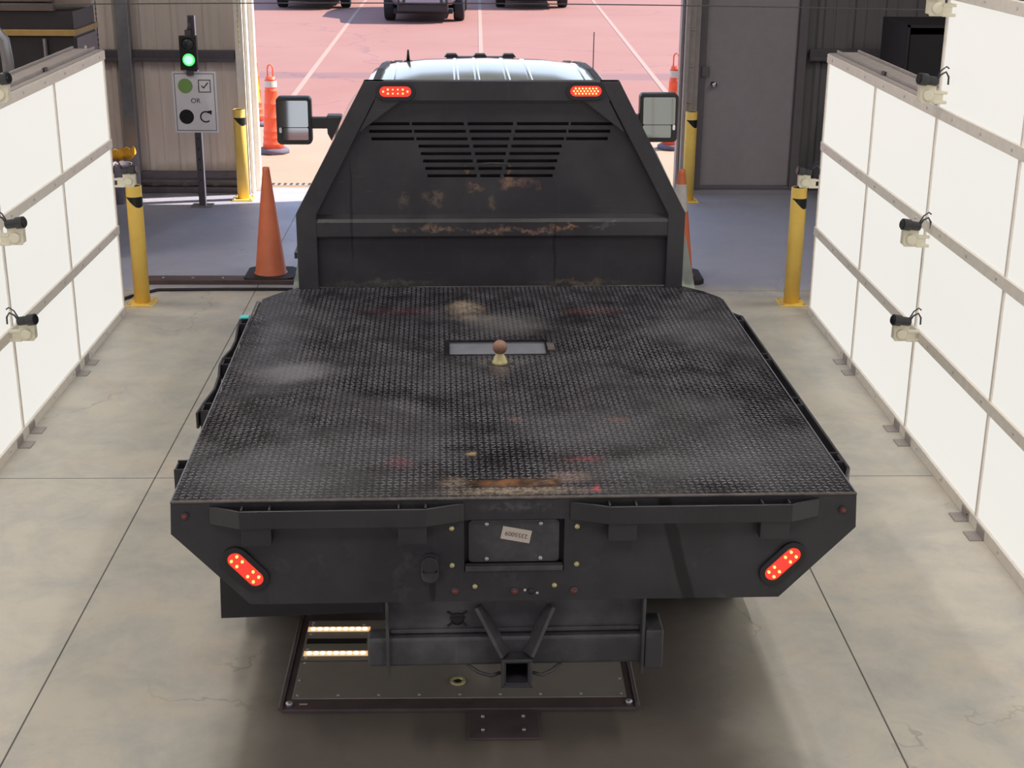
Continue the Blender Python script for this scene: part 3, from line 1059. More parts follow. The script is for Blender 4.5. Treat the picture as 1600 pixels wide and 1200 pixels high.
mb.build('tab_bolt', 'bolt', t_)

# floor channel across the lane
t_ = thing('floor_channel', 'rusty brown steel channel lying across the floor left of the truck', 'floor channel', (-1.7, 10.9, 0))
MB().bx(-.85, .55, -.09, .10, 0, .018).build('channel_plate', 'channel', t_, bevel=.003)
MB().bx(-.85, .55, -.11, -.09, 0, .035).build('channel_lip', 'channel', t_, bevel=.003)
mb = MB()
for k in range(6):
    mb.lathe([(.011, .018), (.011, .026), (.005, .028)], (-.72+k*.23, .01, 0), 8)
mb.build('channel_bolt', 'bolt', t_)
mb = MB().tube([(-2.62, 10.30, .012), (-2.56, 10.42, .012), (-2.40, 10.60, .012), (-1.9, 10.62, .012), (-.9, 10.62, .012)], .012, 8)
tag(mb.build('floor_cable', 'rubber'), 'black cable lying on the floor before the brown channel', 'cable')
# ------------------------------------------------------------------ the truck
A_T = R(1.4)
truck = thing('flatbed_truck', 'black flatbed pickup truck with a diamond-plate bed, seen from behind', 'truck', (.135, 4.144, 0), A_T)
ZD = 1.12
# deck with slot, raised lugs
DL = 2.50
deck_out = [(-1.078, 0), (1.078, 0), (1.072, 2.29), (1.01, 2.40), (.92, DL), (-.92, DL), (-1.0, 2.40), (-1.055, 2.31)]
slot = [(-.200, 1.462), (.197, 1.462), (.200, 1.640), (-.200, 1.640)]
deck = curve_mesh('deck', [deck_out, slot], .006, 'deck', truck, Matrix.Translation((0, 0, ZD-.003)))
deck.data.materials.append(M['lug'])
bm = bmesh.new()
bm.from_mesh(deck.data)
def inside(x, y):
    if x < -1.07 or x > 1.07 or y < .012 or y > DL-.01:
        return False
    if y > 2.28 and abs(x) > 1.05-(y-2.28)*.62:
        return False
    if -.212 < x < .212 and 1.45 < y < 1.652:
        return False
    if x*x+(y-1.335)**2 < .05**2:
        return False
    if abs(x) < .14 and abs(y-.117) < .026:
        return False
    return True
pit = .0215
nx, ny = int(2.14/pit), int(DL/pit)
for i in range(nx+1):
    for j_ in range(ny+1):
        if (i+j_) % 2 and False:
            continue
        x = -1.07+i*pit
        y = .012+j_*pit
        if not inside(x, y):
            continue
        a = R(30) if (i+j_) % 2 else R(-30)
        c, s_ = math.cos(a), math.sin(a)
        h, q, t2 = .0110, .0038, .0024
        base = [(-h, 0), (-h*.5, -q), (h*.5, -q), (h, 0), (h*.5, q), (-h*.5, q)]
        vs = [bm.verts.new((x+u*c-v*s_, y+u*s_+v*c, ZD-.0002)) for u, v in base]
        a1 = bm.verts.new((x-h*.55*c, y-h*.55*s_, ZD+t2))
        a2 = bm.verts.new((x+h*.55*c, y+h*.55*s_, ZD+t2))
        for fc in ((vs[0], vs[1], a1), (vs[1], vs[2], a2, a1), (vs[2], vs[3], a2), (vs[3], vs[4], a2), (vs[4], vs[5], a1, a2), (vs[5], vs[0], a1)):
            ff = bm.faces.new(fc)
            ff.material_index = 1
            ff.smooth = True
bm.to_mesh(deck.data)
bm.free()
# torn dent in the plate near the tail
mb = MB()
rings = []
random.seed(3)
for k in range(15):
    x = -.15+.02*k
    hw = .030*math.sin(PI*(k+.6)/15.2)
    yc = .118+.006*math.sin(k*1.1)
    rings.append([(x, yc-hw-.004, ZD+.0005), (x, yc-hw*.4, ZD+.004+.002*random.random()), (x, yc+hw*.3, ZD+.0065+.003*random.random()), (x, yc+hw+.004, ZD+.0008)])
mb.loft(rings, cap=False, closed=False)
mb.build('rusty_dent', 'deck', truck)
# recess for the gooseneck hitch
mb = MB()
mb.bx(-.205, .205, 1.455, 1.648, ZD-.018, ZD-.012).bx(-.206, -.200, 1.455, 1.648, ZD-.018, ZD-.006).bx(.200, .206, 1.455, 1.648, ZD-.018, ZD-.006)
mb.bx(-.206, .206, 1.640, 1.648, ZD-.018, ZD-.006).bx(-.206, .206, 1.455, 1.461, ZD-.018, ZD-.006)
rec = mb.build('hitch_recess', 'recess', truck)
MB().bx(.206, .236, 1.50, 1.60, ZD, ZD+.005).build('torn_corner', 'rust_edge', truck)
ball = MB().lathe([(.031, ZD), (.031, ZD+.010), (.0275, ZD+.014), (.026, ZD+.022), (.019, ZD+.036), (.016, ZD+.044), (.0155, ZD+.052)], (0, 1.335, 0), 32).build('hitch_ball', 'brass', truck)
MB().lathe([(.0155, ZD+.046)]+[(.0295*math.sin(a), ZD+.070-.0295*math.cos(a)) for a in [R(35+145*k/12) for k in range(13)]][:-1]+[(.002, ZD+.0993)], (0, 1.335, 0), 32).build('ball_head', 'ball_rust', ball)

# side and cross frame beneath
mb = MB()
for s_ in (-1, 1):
    mb.bx(s_*1.055, s_*1.068, .02, 2.28, 1.0, ZD-.006)
    mb.bx(s_*1.02, s_*1.068, .02, 2.28, 1.0, 1.008)
for k in range(7):
    mb.bx(-1.05, 1.05, .25+k*.33, .30+k*.33, 1.03, ZD-.025)
mb.bx(-.45, -.38, .1, 6.3, .80, .98).bx(.38, .45, .1, 6.3, .80, .98)
mb.build('chassis_frame', 'undercarriage', truck)

# tailboard
tb_out = [(-1.078, ZD-.001), (-1.084, 1.012), (-.850, .762), (.852, .758), (1.085, 1.003), (1.078, ZD-.001)]
hole = rect(-.168, .150, .866, 1.046)
mouth = [(-.14, 1.062), (.15, 1.062), (.15, 1.098), (-.14, 1.098)]
Tm = face_cam(0, .004, 0)
tb = curve_mesh('tailboard', [tb_out, hole], .008, 'tailboard', truck, Tm)
MB().bx(-1.078, 1.078, -.004, .010, ZD-.003, ZD+.0015).build('tail_edge', 'rust_edge', truck)
for s_ in (-1, 1):
    MB().bx(s_*1.0755, s_*1.0795, .0, 2.27, ZD-.006, ZD+.001).build('side_edge', 'recess', truck)
# licence plate recess
mb = MB()
mb.bx(-.175, -.168, .006, .045, .86, 1.05).bx(.150, .157, .006, .045, .86, 1.05).bx(-.175, .157, .006, .045, 1.046, 1.052).bx(-.175, .157, .006, .045, .86, .866).bx(-.175, .157, .040, .046, .86, 1.052)
mb.build('plate_recess', 'black', truck)
lp = curve_mesh('plate_holder', [rrect(-.153, .135, .890, 1.036, .014)], .006, 'hitch', truck, face_cam(0, .022, 0))
mb = MB()
for x_ in (-.096, .076):
    for z_ in (.902, 1.024):
        mb.lathe([(.0065, .019), (.0065, .014), (.003, .014)], (x_, 0, z_), 12, 'y')
mb.build('holder_bolt', 'bolt', lp)
MB().bx(-.165, .147, -.006, .02, .868, .886).build('lower_lip', 'hitch', truck, bevel=.002)
lab = MB()
la = MB().bx(-.047, .047, -.0006, .0006, -.022, .022)
lab = la.build('number_label', 'label', lp)
lab.location = (-.002, .0175, .985)
lab.rotation_euler = (0, R(11.5), 0)
text_mesh('label_number', '2355009', .021, 'ink_grey', lab, Matrix.Translation((0, -.0012, 0)) @ Matrix.Rotation(PI/2, 4, 'X') @ Matrix.Rotation(PI, 4, 'Z'), .0002)
lab['label'] = 'beige label with an upside-down handwritten number'

# rub rails at the tail
def rubrail(pts, z0, z1, th, name='rub_rail', mat='black'):
    mb = MB()
    for i in range(len(pts)-1):
        a, b = Vector(pts[i]+((z0+z1)/2,)), Vector(pts[i+1]+((z0+z1)/2,))
        d_ = (b-a).normalized()*th*.4
        mb.bar(a-d_, b+d_, th, z1-z0)
    return mb.build(name, mat, truck, bevel=.0015)
for s_ in (-1, 1):
    rubrail([(s_*.955, -.004), (s_*.862, -.046), (s_*.288, -.046), (s_*.172, -.004)], 1.047, 1.106, .009)
    for (a, b) in ((.285, .375), (.768, .860)):
        mb = MB()
        mb.bx(s_*a, s_*(a+.006), -.040, .0, .985, 1.108)
        mb.bx(s_*(b-.006), s_*b, -.040, .0, .985, 1.108)
        mb.bx(s_*a, s_*b, -.041, -.035, .985, 1.100)
        mb.build('stake_pocket', 'black', truck, bevel=.001)
# side rails and pockets
for s_ in (-1, 1):
    for i, (a, b) in enumerate(((.29, .375), (.85, .935), (1.39, 1.475), (1.95, 2.03))):
        mb = MB()
        mb.bx(s_*1.07, s_*1.118, a, a+.006, .985, 1.11).bx(s_*1.07, s_*1.118, b-.006, b, .985, 1.11).bx(s_*1.112, s_*1.118, a, b, .985, 1.105)
        mb.build('stake_pocket', 'black', truck, bevel=.001)
rubrail([(1.08, 2.10), (1.122, 2.03), (1.122, .25), (1.084, .15)], 1.045, 1.106, .009)
rubrail([(-1.08, 2.10), (-1.124, 2.03), (-1.118, 1.90), (-1.104, 1.72), (-1.106, 1.60), (-1.124, 1.48), (-1.124, 1.39), (-1.108, 1.25), (-1.104, 1.10), (-1.120, .95), (-1.128, .84)], 1.045, 1.106, .009)
MB().bx(-1.125, -1.085, 2.035, 2.075, 1.09, 1.115).build('cyan_clip', plain('cyan plastic', srgb(80, 200, 200), .4), truck, bevel=.003)

# round marker lamps and bolts on the board
mb = None
for (x_, z_) in ((-1.036, 1.074), (1.036, 1.065), (-.198, .799), (-.007, .795), (.185, .794)):
    r0 = .012
    o = MB().lathe([(r0, .0), (r0, -.006), (r0*.75, -.007)], (x_, 0, z_), 18, 'y').build('marker_lamp', 'hitch', truck)
    MB().lathe([(r0*.75, -.007), (r0*.6, -.010), (.001, -.012)], (x_, 0, z_), 18, 'y').build('lens', 'red_marker', o)
for (x_, z_) in ((-.207, 1.019), (-.207, .89), (.190, 1.02), (.191, .888), (-.134, .814), (.121, .814)):
    MB().lathe([(.0085, 0), (.0085, -.004), (.005, -.007), (.001, -.008)], (x_, 0, z_), 14, 'y').build('board_bolt', 'brass', truck)
MB().lathe([(.009, 0), (.009, -.006), (.004, -.007)], (.046, 0, .794), 12, 'y').build('black_bolt', 'cam_black', truck)
mb = MB()
for x_, z_ in ((.026, .799), (.066, .788)):
    mb.lathe([(.005, 0), (.005, -.006), (.002, -.007)], (x_, 0, z_), 10, 'y')
mb.build('small_bolt', 'bolt', truck)
# trailer socket
o = MB()
pl = MB().prism(stadium(-.277, .885, .10, .056, 8, PI/2), 'y', -.02, .0).build('trailer_socket', 'hitch', truck, bevel=.004)
MB().prism(stadium(-.277, .905, .058, .054, 8, PI/2), 'y', -.034, -.018).build('socket_lid', 'black', pl, bevel=.003)
MB().bx(-.300, -.254, -.036, -.018, .876, .882).build('socket_hinge', 'cam_black', pl)

# oval lamps
def oval_lamp(x, z, L, W, rot, leds, y, name='tail_lamp'):
    mt = face_cam(x, y, z, rot)
    bz = curve_mesh(name, [stadium(0, 0, L+.034, W+.034), stadium(0, 0, L+.004, W+.004)], .012, 'cab_black', truck, mt, bevel=.002)
    ln = curve_mesh('red_lens', [stadium(0, 0, L+.006, W+.006)], .008, 'red_lens', bz, mt)
    for (u, v, r) in leds:
        o = MB().lathe([(r, .0), (r*.9, .006), (r*.4, .0075), (.0005, .008)], (u, v, .003), 10, 'z').build('led', 'led', bz)
        o.data.transform(mt)
    return bz
T10 = [(-.055, 0, .0045)]+[(-.034+.0225*k, s_*.009, .0045 if k in (0, 3) else .0035) for k in range(4) for s_ in (-1, 1)]+[(.055, 0, .0045)]
oval_lamp(-.431, 2.046, .143, .046, 0, T10, 2.474, 'headboard_lamp')
T21 = [(-.055+.0157*k, 0, .0042) for k in range(8)]+[(-.047+.0157*k, s_*.0115, .0042) for k in range(7) for s_ in (-1, 1)]
oval_lamp(.436, 2.049, .143, .046, 0, T21, 2.474, 'headboard_lamp')
T8 = [(u, v*.012+sh_, .0048) for u, sh_ in ((-.050, 0), (-.026, 0), (.022, 0), (.047, 0)) for v in (-1, 1)]
oval_lamp(-.858, .890, .138, .050, R(-48), T8, -.004)
oval_lamp(.856, .880, .138, .050, R(46), T8, -.004)

# headboard: posts, beam, panels
YB = 2.52
up_out = [(-.84, 1.45), (.86, 1.45), (.57, 2.04), (-.55, 2.04)]
slots = []
zrow = [1.8935-.0345*k for k in range(8)]
for k, z in enumerate(zrow):
    sh_ = .0105*k                      # outer slots lean inwards going down
    mid = .105-.0083*k
    h = .0075
    cl = []
    if k < 3:
        cl += [(-.569+sh_, -.372+sh_), (.372-sh_, .567-sh_)]
    L0 = -.362+sh_*.95
    cl += [(L0, -mid-.017), (mid+.017, -L0)]
    cl += [(-mid, mid)]
    for a, b in cl:
        slots.append(rect(a+.002, b+.002, z-h, z+h))
hb = curve_mesh('headboard_panel', [up_out]+slots, .005, 'headboard', truck, face_cam(0, YB, 0))
MB().bx(-.60, .60, YB+.045, YB+.05, 1.60, 1.95).build('louvre_backing', 'undercarriage', truck)
mb = MB()
mb.bx(-.83, .855, YB-.003, YB+.003, ZD, 1.37)
mb.build('lower_panel', 'headboard', truck)
mb = MB()
mb.prism([(YB, 1.472), (YB-.035, 1.455), (YB-.045, 1.44), (YB-.045, 1.375), (YB-.038, 1.362), (YB, 1.355)], 'x', -.825, .850)
mb.build('headboard_ledge', 'headboard', truck, bevel=.004)
for s_, xb, xt, xi in ((-1, -.903, -.572, -.810), (1, .920, .590, .840)):
    wdt = abs(xi-xb)
    mb = MB()
    mb.bx(min(xb, xi), max(xb, xi), YB-.050, YB+.012, ZD-.002, 1.482)
    mb.build('headboard_post', 'headboard', truck, bevel=.002)
    mb = MB()
    rings = []
    mb.prism([(xb, 1.482), (xt, 2.092), (xt-s_*.088, 2.092), (xi, 1.475)] if s_ > 0 else [(xb, 1.482), (xi, 1.475), (xt+.088, 2.092), (xt, 2.092)], 'y', YB-.050, YB+.012)
    mb.build('sloping_post', 'headboard', truck, bevel=.002)
    mb = MB()
    xi2 = xt-s_*.05
    mb.prism([(xi2, 2.01), (xi2-s_*.12, 2.01), (xi2+s_*.08, 1.86)], 'y', YB-.047, YB-.041)
    mb.build('corner_gusset', 'headboard', truck)
MB().bx(-.575, .592, YB-.047, YB+.010, 2.004, 2.092).build('headboard_beam', 'headboard', truck, bevel=.002)
MB().tube([(-.06, YB-.012, 1.706), (.0, YB-.020, 1.714), (.07, YB-.020, 1.712), (.085, YB-.012, 1.704)], .004, 6).build('bent_louvre_lip', 'hitch', truck)

# receiver hitch
ht = MB().bx(-.418, .418, .062, .070, .627, .770).build('hitch_plate', 'hitch', truck, bevel=.002)
mb = MB().bx(-.484, .484, .030, .105, .507, .612)
mb.build('hitch_tube', 'hitch', truck, bevel=.012, seg=3)
MB().bx(.424, .484, .005, .13, .497, .640).build('end_block', 'hitch', truck, bevel=.006)
for s_ in (-1, 1):
    MB().bx(s_*.412, s_*.422, .005, .115, .480, .775).build('end_plate', 'hitch', truck, bevel=.002)
MB().bx(-.41, .41, .052, .064, .617, .632).build('weld_ledge', 'hitch', truck, bevel=.003)
# square receiver, open at the back
mb = MB()
mb.bx(-.042, -.034, -.03, .14, .466, .556).bx(.038, .046, -.03, .14, .466, .556).bx(-.042, .046, -.03, .14, .548, .556).bx(-.042, .046, -.03, .14, .466, .474)
mb.bx(-.048, .052, -.034, -.02, .460, .468).bx(-.048, .052, -.034, -.02, .554, .562).bx(-.048, -.040, -.034, -.02, .460, .562).bx(.044, .052, -.034, -.02, .460, .562)
rc_ = mb.build('receiver_tube', 'hitch', truck, bevel=.0015)
MB().bx(-.034, .038, .09, .10, .474, .548).build('receiver_bore', 'ink', rc_)
MB().bar((-.118, .055, .715), (-.036, -.005, .565), .012, .06, up=(.3, 1, 0)).build('gusset', 'hitch', truck)
MB().bar((.112, .055, .712), (.040, -.005, .565), .012, .06, up=(-.3, 1, 0)).build('gusset', 'hitch', truck)
MB().lathe([(.022, .061), (.022, .058), (.014, .058)], (-.19, 0, .665), 14, 'y').bx(-.215, -.165, .056, .061, .668, .673).bar((-.222, .06, .692), (-.205, .06, .680), .006, .006).bar((-.160, .06, .692), (-.175, .06, .680), .006, .006).bar((-.222, .06, .640), (-.205, .06, .652), .006, .006).bar((-.160, .06, .640), (-.175, .06, .652), .006, .006).build('socket_cutout', 'ink', truck)
mb = MB()
mb.tube([(-.16, .04, .507), (-.12, .02, .487), (-.08, .01, .480), (-.05, .01, .492)], .006, 8)
mb.tube([(.05, .01, .492), (.085, .01, .480), (.12, .02, .49), (.15, .04, .507)], .006, 8)
mb.build('chain_loop', 'hitch', truck)
# mud flap, wheels, axle
MB().prism([(-1.09, .26), (-.47, .275), (-.47, .99), (-1.07, .99)], 'y', .845, .852).build('mud_flap', 'rubber', truck)
def wheel(parent, x, y, r=.40, wd=.25, name='wheel'):
    o = MB().lathe([(r*.55, -wd/2), (r*.9, -wd/2), (r*.985, -wd*.42), (r, -wd*.3), (r, wd*.3), (r*.985, wd*.42), (r*.9, wd/2), (r*.55, wd/2)], (x, y, r), 40, 'x').build(name, 'tyre', parent)
    s2 = 1 if x > 0 else -1
    MB().lathe([(r*.56, wd*.30*s2), (r*.56, wd*.44*s2), (r*.50, wd*.44*s2), (r*.45, wd*.2*s2), (r*.2, wd*.25*s2), (r*.18, wd*.42*s2), (.002, wd*.42*s2)], (x, y, r), 28, 'x').build('rim', 'chrome', o)
    return o
for x_, y_ in ((-.95, 1.55), (.95, 1.55), (-.68, 1.55), (.68, 1.55), (-.83, 5.75), (.83, 5.75)):
    wheel(truck, x_, y_)
MB().tube([(-.9, 1.55, .40), (.9, 1.55, .40)], .06, 12).tube([(-.9, 5.75, .40), (.9, 5.75, .40)], .05, 12).tube([(0, 1.35, .42), (0, 1.48, .40), (0, 1.62, .40), (0, 1.75, .42)], [.08, .17, .17, .08], 16).build('axle', 'undercarriage', truck)

# cab
def cabring(y, zr, hw, crown, belt_z=1.30, belt=.93, low=.62):
    """half section mirrored: sill, belt, glass, roof edge, roof crown"""
    cx = .03
    h = [(.90, low), (.97, low+.18), (.985, belt_z-.25), (belt, belt_z), (belt-(belt-hw)*.30, belt_z+(zr-belt_z)*.49), (belt-(belt-hw)*.56, belt_z+(zr-belt_z)*.72), (hw+.035, zr-.07), (hw, zr-.025), (hw-.05, zr-.004), (hw*.55, zr+crown*.7), (0, zr+crown)]
    Rr = [(cx+a, y, z) for a, z in h]
    Lr = [(cx-a, y, z) for a, z in reversed(h[:-1])]
    return Rr+Lr
rings = [cabring(2.62, 1.86, .64, .01), cabring(2.70, 1.885, .66, .02), cabring(3.0, 1.908, .66, .026), cabring(3.5, 1.938, .655, .03), cabring(4.0, 1.958, .64, .03), cabring(4.3, 1.955, .625, .03), cabring(4.55, 1.935, .61, .03), cabring(4.72, 1.910, .60, .028), cabring(4.86, 1.88, .59, .022), cabring(5.05, 1.78, .61, .015), cabring(5.55, 1.42, .72, .01, 1.27, .92)]
MB().loft(rings).build('cab_body', 'cab_paint', truck)
# roof ribs and rails
for x_ in (-.50, -.17, -.06, .10, .22, .52):
    mb = MB()
    P = []
    mb.loft([[(x_-.018+.03, y_, z_-.002), (x_-.006+.03, y_, z_+.008), (x_+.006+.03, y_, z_+.008), (x_+.018+.03, y_, z_-.002)] for y_, z_ in
             [(2.95, 1.905-.045*(x_/.64)**2+.026), (3.5, 1.938-.045*(x_/.64)**2+.028), (4.0, 1.958-.045*(x_/.64)**2+.028), (4.3, 1.955-.045*(x_/.64)**2+.028), (4.5, 1.940-.045*(x_/.64)**2+.024)]], cap=False, closed=False)
    mb.build('roof_rib', 'cab_paint', truck)
for s_ in (-1, 1):
    mb = MB()
    for (ya, za, xa), (yb2, zb2, xb2) in (((2.68, 1.882, .605), (3.0, 1.907, .605)), ((3.0, 1.907, .605), (3.5, 1.937, .600)), ((3.5, 1.937, .600), (4.0, 1.957, .585)), ((4.0, 1.957, .585), (4.3, 1.954, .570)), ((4.3, 1.954, .570), (4.55, 1.934, .555)), ((4.55, 1.934, .555), (4.72, 1.910, .545))):
        mb.bar((.03+s_*xa, ya-.01, za+.003), (.03+s_*xb2, yb2+.01, zb2+.003), .032, .012)
    mb.build('drip_strip', 'cab_black', truck)
# windows
MB().loft([[(-.55, 2.632, 1.45), (.61, 2.632, 1.45)], [(-.48, 2.628, 1.86), (.54, 2.628, 1.86)]], cap=False, closed=False).build('rear_window', 'glass', truck)
MB().loft([[(-.60, 5.50, 1.50), (.66, 5.50, 1.50)], [(-.53, 5.12, 1.80), (.59, 5.12, 1.80)]], cap=False, closed=False).build('windshield', 'glass', truck)
for s_ in (-1, 1):
    for y0_, y1_ in ((2.95, 3.75), (3.90, 4.85)):
        zb, zt = 1.36, 1.80
        xb_, xt_ = .03+s_*.912, .03+s_*.712
        MB().loft([[(xb_, y0_, zb), (xb_, y1_, zb)], [(xt_, y0_+.04, zt), (xt_, y1_-.16, zt)]], cap=False, closed=False).build('side_window', 'glass', truck)
        MB().bx(.03+s_*.985, .03+s_*1.005, y0_+.08, y0_+.26, 1.13, 1.16).build('door_handle', 'cab_black', truck)
# hood, fenders, grille, bumper
def hoodring(y, z, hw):
    cx = .03
    h = [(.80, .60), (.98, .72), (.99, 1.05), (.93, z-.10), (hw, z-.02), (hw*.6, z+.015), (0, z+.02)]
    return [(cx+a, y, q) for a, q in h]+[(cx-a, y, q) for a, q in reversed(h[:-1])]
MB().loft([hoodring(5.0, 1.36, .78), hoodring(5.6, 1.40, .78), hoodring(6.2, 1.38, .76), hoodring(6.5, 1.34, .74), hoodring(6.56, 1.26, .72)]).build('hood', 'cab_paint', truck)
MB().bx(-.62, .68, 6.55, 6.60, .82, 1.22).build('grille', 'cab_black', truck, bevel=.02)
MB().bx(-.95, 1.01, 6.55, 6.72, .52, .78).build('front_bumper', 'chrome', truck, bevel=.03)
for s_ in (-1, 1):
    MB().bx(.03+s_*.68, .03+s_*.93, 6.50, 6.585, 1.0, 1.22).build('headlamp', 'mirror', truck, bevel=.02)
    for (y_) in (1.55,):
        pass
# cab marker lamps, antennas
mb = MB()
P = [(-.20, 0)]
MB().bx(-.185, .225, 4.79, 4.86, 1.925, 1.940).build('marker_bar', 'cab_black', truck, bevel=.004)
for x_ in (-.155, .02, .195):
    MB().prism([(x_-.045, 1.938), (x_-.028, 1.958), (x_+.028, 1.958), (x_+.045, 1.938)], 'y', 4.79, 4.86).build('cab_marker', 'cab_black', truck, bevel=.004)
for x_ in (-.475, .545):
    MB().prism([(x_-.04, 1.895), (x_-.025, 1.927), (x_+.025, 1.927), (x_+.04, 1.895)], 'y', 4.66, 4.74).build('cab_marker', 'cab_black', truck, bevel=.004)
MB().loft([[(-.41+a*.034, 4.40+b*.05, 1.935) for a, b in ((-1, -1), (1, -1), (1, 1), (-1, 1))], [(-.41+a*.022, 4.41+b*.03, 1.962) for a, b in ((-1, -1), (1, -1), (1, 1), (-1, 1))]]).tube([(-.41, 4.41, 1.96), (-.41, 4.40, 2.025)], [.011, .005], 8).build('roof_antenna', 'cab_black', truck)
MB().tube([(.77, 5.35, 1.36), (.77, 5.33, 2.04)], .0032, 6).build('whip_antenna', 'cab_black', truck)
# tow mirrors
def tow_mirror(s_, x0, x1, z0, z1, y):
    cx_, cz_ = (x0+x1)/2, (z0+z1)/2
    o = curve_mesh('tow_mirror', [rrect(x0, x1, z0, z1, .022)], .07, 'cab_black', truck, face_cam(0, y+.04, 0), bevel=.006)
    xi = x0 if s_ < 0 else x1
    zm = z0+(z1-z0)*.37
    TM = Matrix.Translation((cx_, y-.014, cz_)) @ Matrix.Rotation(R(-4), 4, 'X') @ Matrix.Translation((-cx_, 0, -cz_)) @ face_cam(0, 0, 0)
    curve_mesh('main_glass', [rrect(x0+.014, x1-.014, zm, z1-.016, .010)], .002, 'mirror', o, TM)
    curve_mesh('lower_glass', [rrect(x0+.038, x1-.014, z0+.026, zm-.004, .008)] if s_ < 0 else [rrect(x0+.014, x1-.038, z0+.026, zm-.004, .008)], .002, 'mirror', o, TM)
    xe = x0+.018 if s_ < 0 else x1-.018
    curve_mesh('mirror_puddle_lamp', [stadium(xe, zm-.02, .035, .016, 6, PI/2)], .004, 'chrome', o, face_cam(0, y-.004, 0))
    xi = x1 if s_ < 0 else x0
    xc = -.90 if s_ < 0 else .96
    MB().bx(min(xi, xc), max(xi, xc), y+.01, y+.06, cz_-.05, cz_+.02).build('mirror_arm', 'cab_black', o, bevel=.006)
    MB().loft([[(xc+s_*.035, y+.0, cz_+.03), (xc-s_*.06, y+.0, cz_+.03), (xc-s_*.06, y+.12, cz_+.03), (xc+s_*.035, y+.12, cz_+.03)],
               [(xc+s_*.03, y+.0, cz_-.08), (xc-s_*.06, y+.0, cz_-.08), (xc-s_*.06, y+.12, cz_-.08), (xc+s_*.03, y+.12, cz_-.08)],
               [(xc-s_*.0, y+.0, cz_-.14), (xc-s_*.06, y+.0, cz_-.16), (xc-s_*.06, y+.12, cz_-.16), (xc-s_*.0, y+.12, cz_-.14)]], smooth=False).build('mirror_foot', 'cab_black', o, bevel=.01)
tow_mirror(-1, -1.238, -1.032, 1.395, 1.678, 4.90)
tow_mirror(1, 1.032, 1.262, 1.408, 1.700, 4.90)

# ------------------------------------------------------------------ parked cars in the lot
def car(loc, rz, body, label, wdt=1.82, L=4.6, H=1.70, skid=False):
    t_ = thing('parked_car', label, 'car', loc, rz, 'cars parked in the lot')
    hw = wdt/2
    def ring(y, z0, zb, zt, wl, wt):
        h = [(wl*.86, z0), (wl*.98, z0+.12), (wl, (z0+zb)/2), (wl*.97, zb-.03), (wl*.93, zb), (wt, zt-.05), (wt*.85, zt), (0, zt+.02)]
        return [(a, y, q) for a, q in h]+[(-a, y, q) for a, q in reversed(h[:-1])]
    # y=0 is the front bumper, positive towards the rear
    R_ = [ring(0.0, .46, .66, .72, hw*.70, hw*.66), ring(.06, .40, .80, .88, hw*.76, hw*.72), ring(.25, .38, .90, 1.0, hw*.82, hw*.78), ring(.42, .66, .92, 1.02, hw*.98, hw*.84), ring(1.1, .60, .98, 1.08, hw, hw*.84), ring(1.35, .26, 1.0, 1.16, hw, hw*.82),
          ring(2.0, .26, 1.0, H-.03, hw, hw*.70), ring(3.4, .26, 1.0, H, hw, hw*.70), ring(4.3, .28, 1.0, H-.12, hw*.98, hw*.68), ring(L-.05, .34, .98, 1.20, hw*.94, hw*.80), ring(L, .42, .80, .92, hw*.85, hw*.75)]
    MB().loft(R_).build('body', body, t_)
    MB().loft([[(-hw*.74, 1.40, 1.16), (hw*.74, 1.40, 1.16)], [(-hw*.62, 1.96, H-.10), (hw*.62, 1.96, H-.10)]], cap=False, closed=False).build('windscreen', 'glass', t_)
    for s_ in (-1, 1):
        MB().loft([[(s_*hw*.935, 1.7, 1.06), (s_*hw*.935, 4.0, 1.06)], [(s_*hw*.755, 2.1, H-.14), (s_*hw*.755, 3.9, H-.14)]], cap=False, closed=False).build('side_glass', 'glass', t_)
        MB().bx(s_*hw*.50, s_*hw*.80, .01, .10, .68, .80).build('headlamp', 'mirror', t_, bevel=.02)
        o = MB().lathe([(.085, .03), (.085, -.03), (.06, -.035)], (s_*hw*.52, .0, .48), 18, 'y').build('fog_lamp', 'cab_black', t_)
        MB().lathe([(.045, -.036), (.02, -.04), (.001, -.042)], (s_*hw*.52, .0, .48), 14, 'y').build('lens', 'mirror', o)
        wheel(t_, s_*(hw-.13), .85, .36, .24)
        wheel(t_, s_*(hw-.13), 3.6, .36, .24)
    MB().bx(-hw*.42, hw*.42, -.04, .08, .42, .54).build('bumper_bar', 'car_silver', t_, bevel=.02)
    MB().bx(-hw*.62, hw*.62, .0, .12, .24, .42).build('lower_valance', 'cab_black', t_, bevel=.03)
    MB().bx(-hw*.35, hw*.35, -.005, .06, .60, .74).build('grille', 'cab_black', t_, bevel=.01)
    MB().bx(-hw*.72, hw*.72, .15, 4.3, .20, .30).build('underbody', 'undercarriage', t_)
    return t_
car((-1.13, 32.75, 0), R(-1), 'car_silver', 'silver car parked facing the doorway, in the middle of the lot')
car((-3.95, 36.2, 0), R(1), 'car_red', 'dark red car parked left of the silver one')
car((1.45, 36.6, 0), R(0), 'car_dark', 'dark grey car parked right of the silver one')

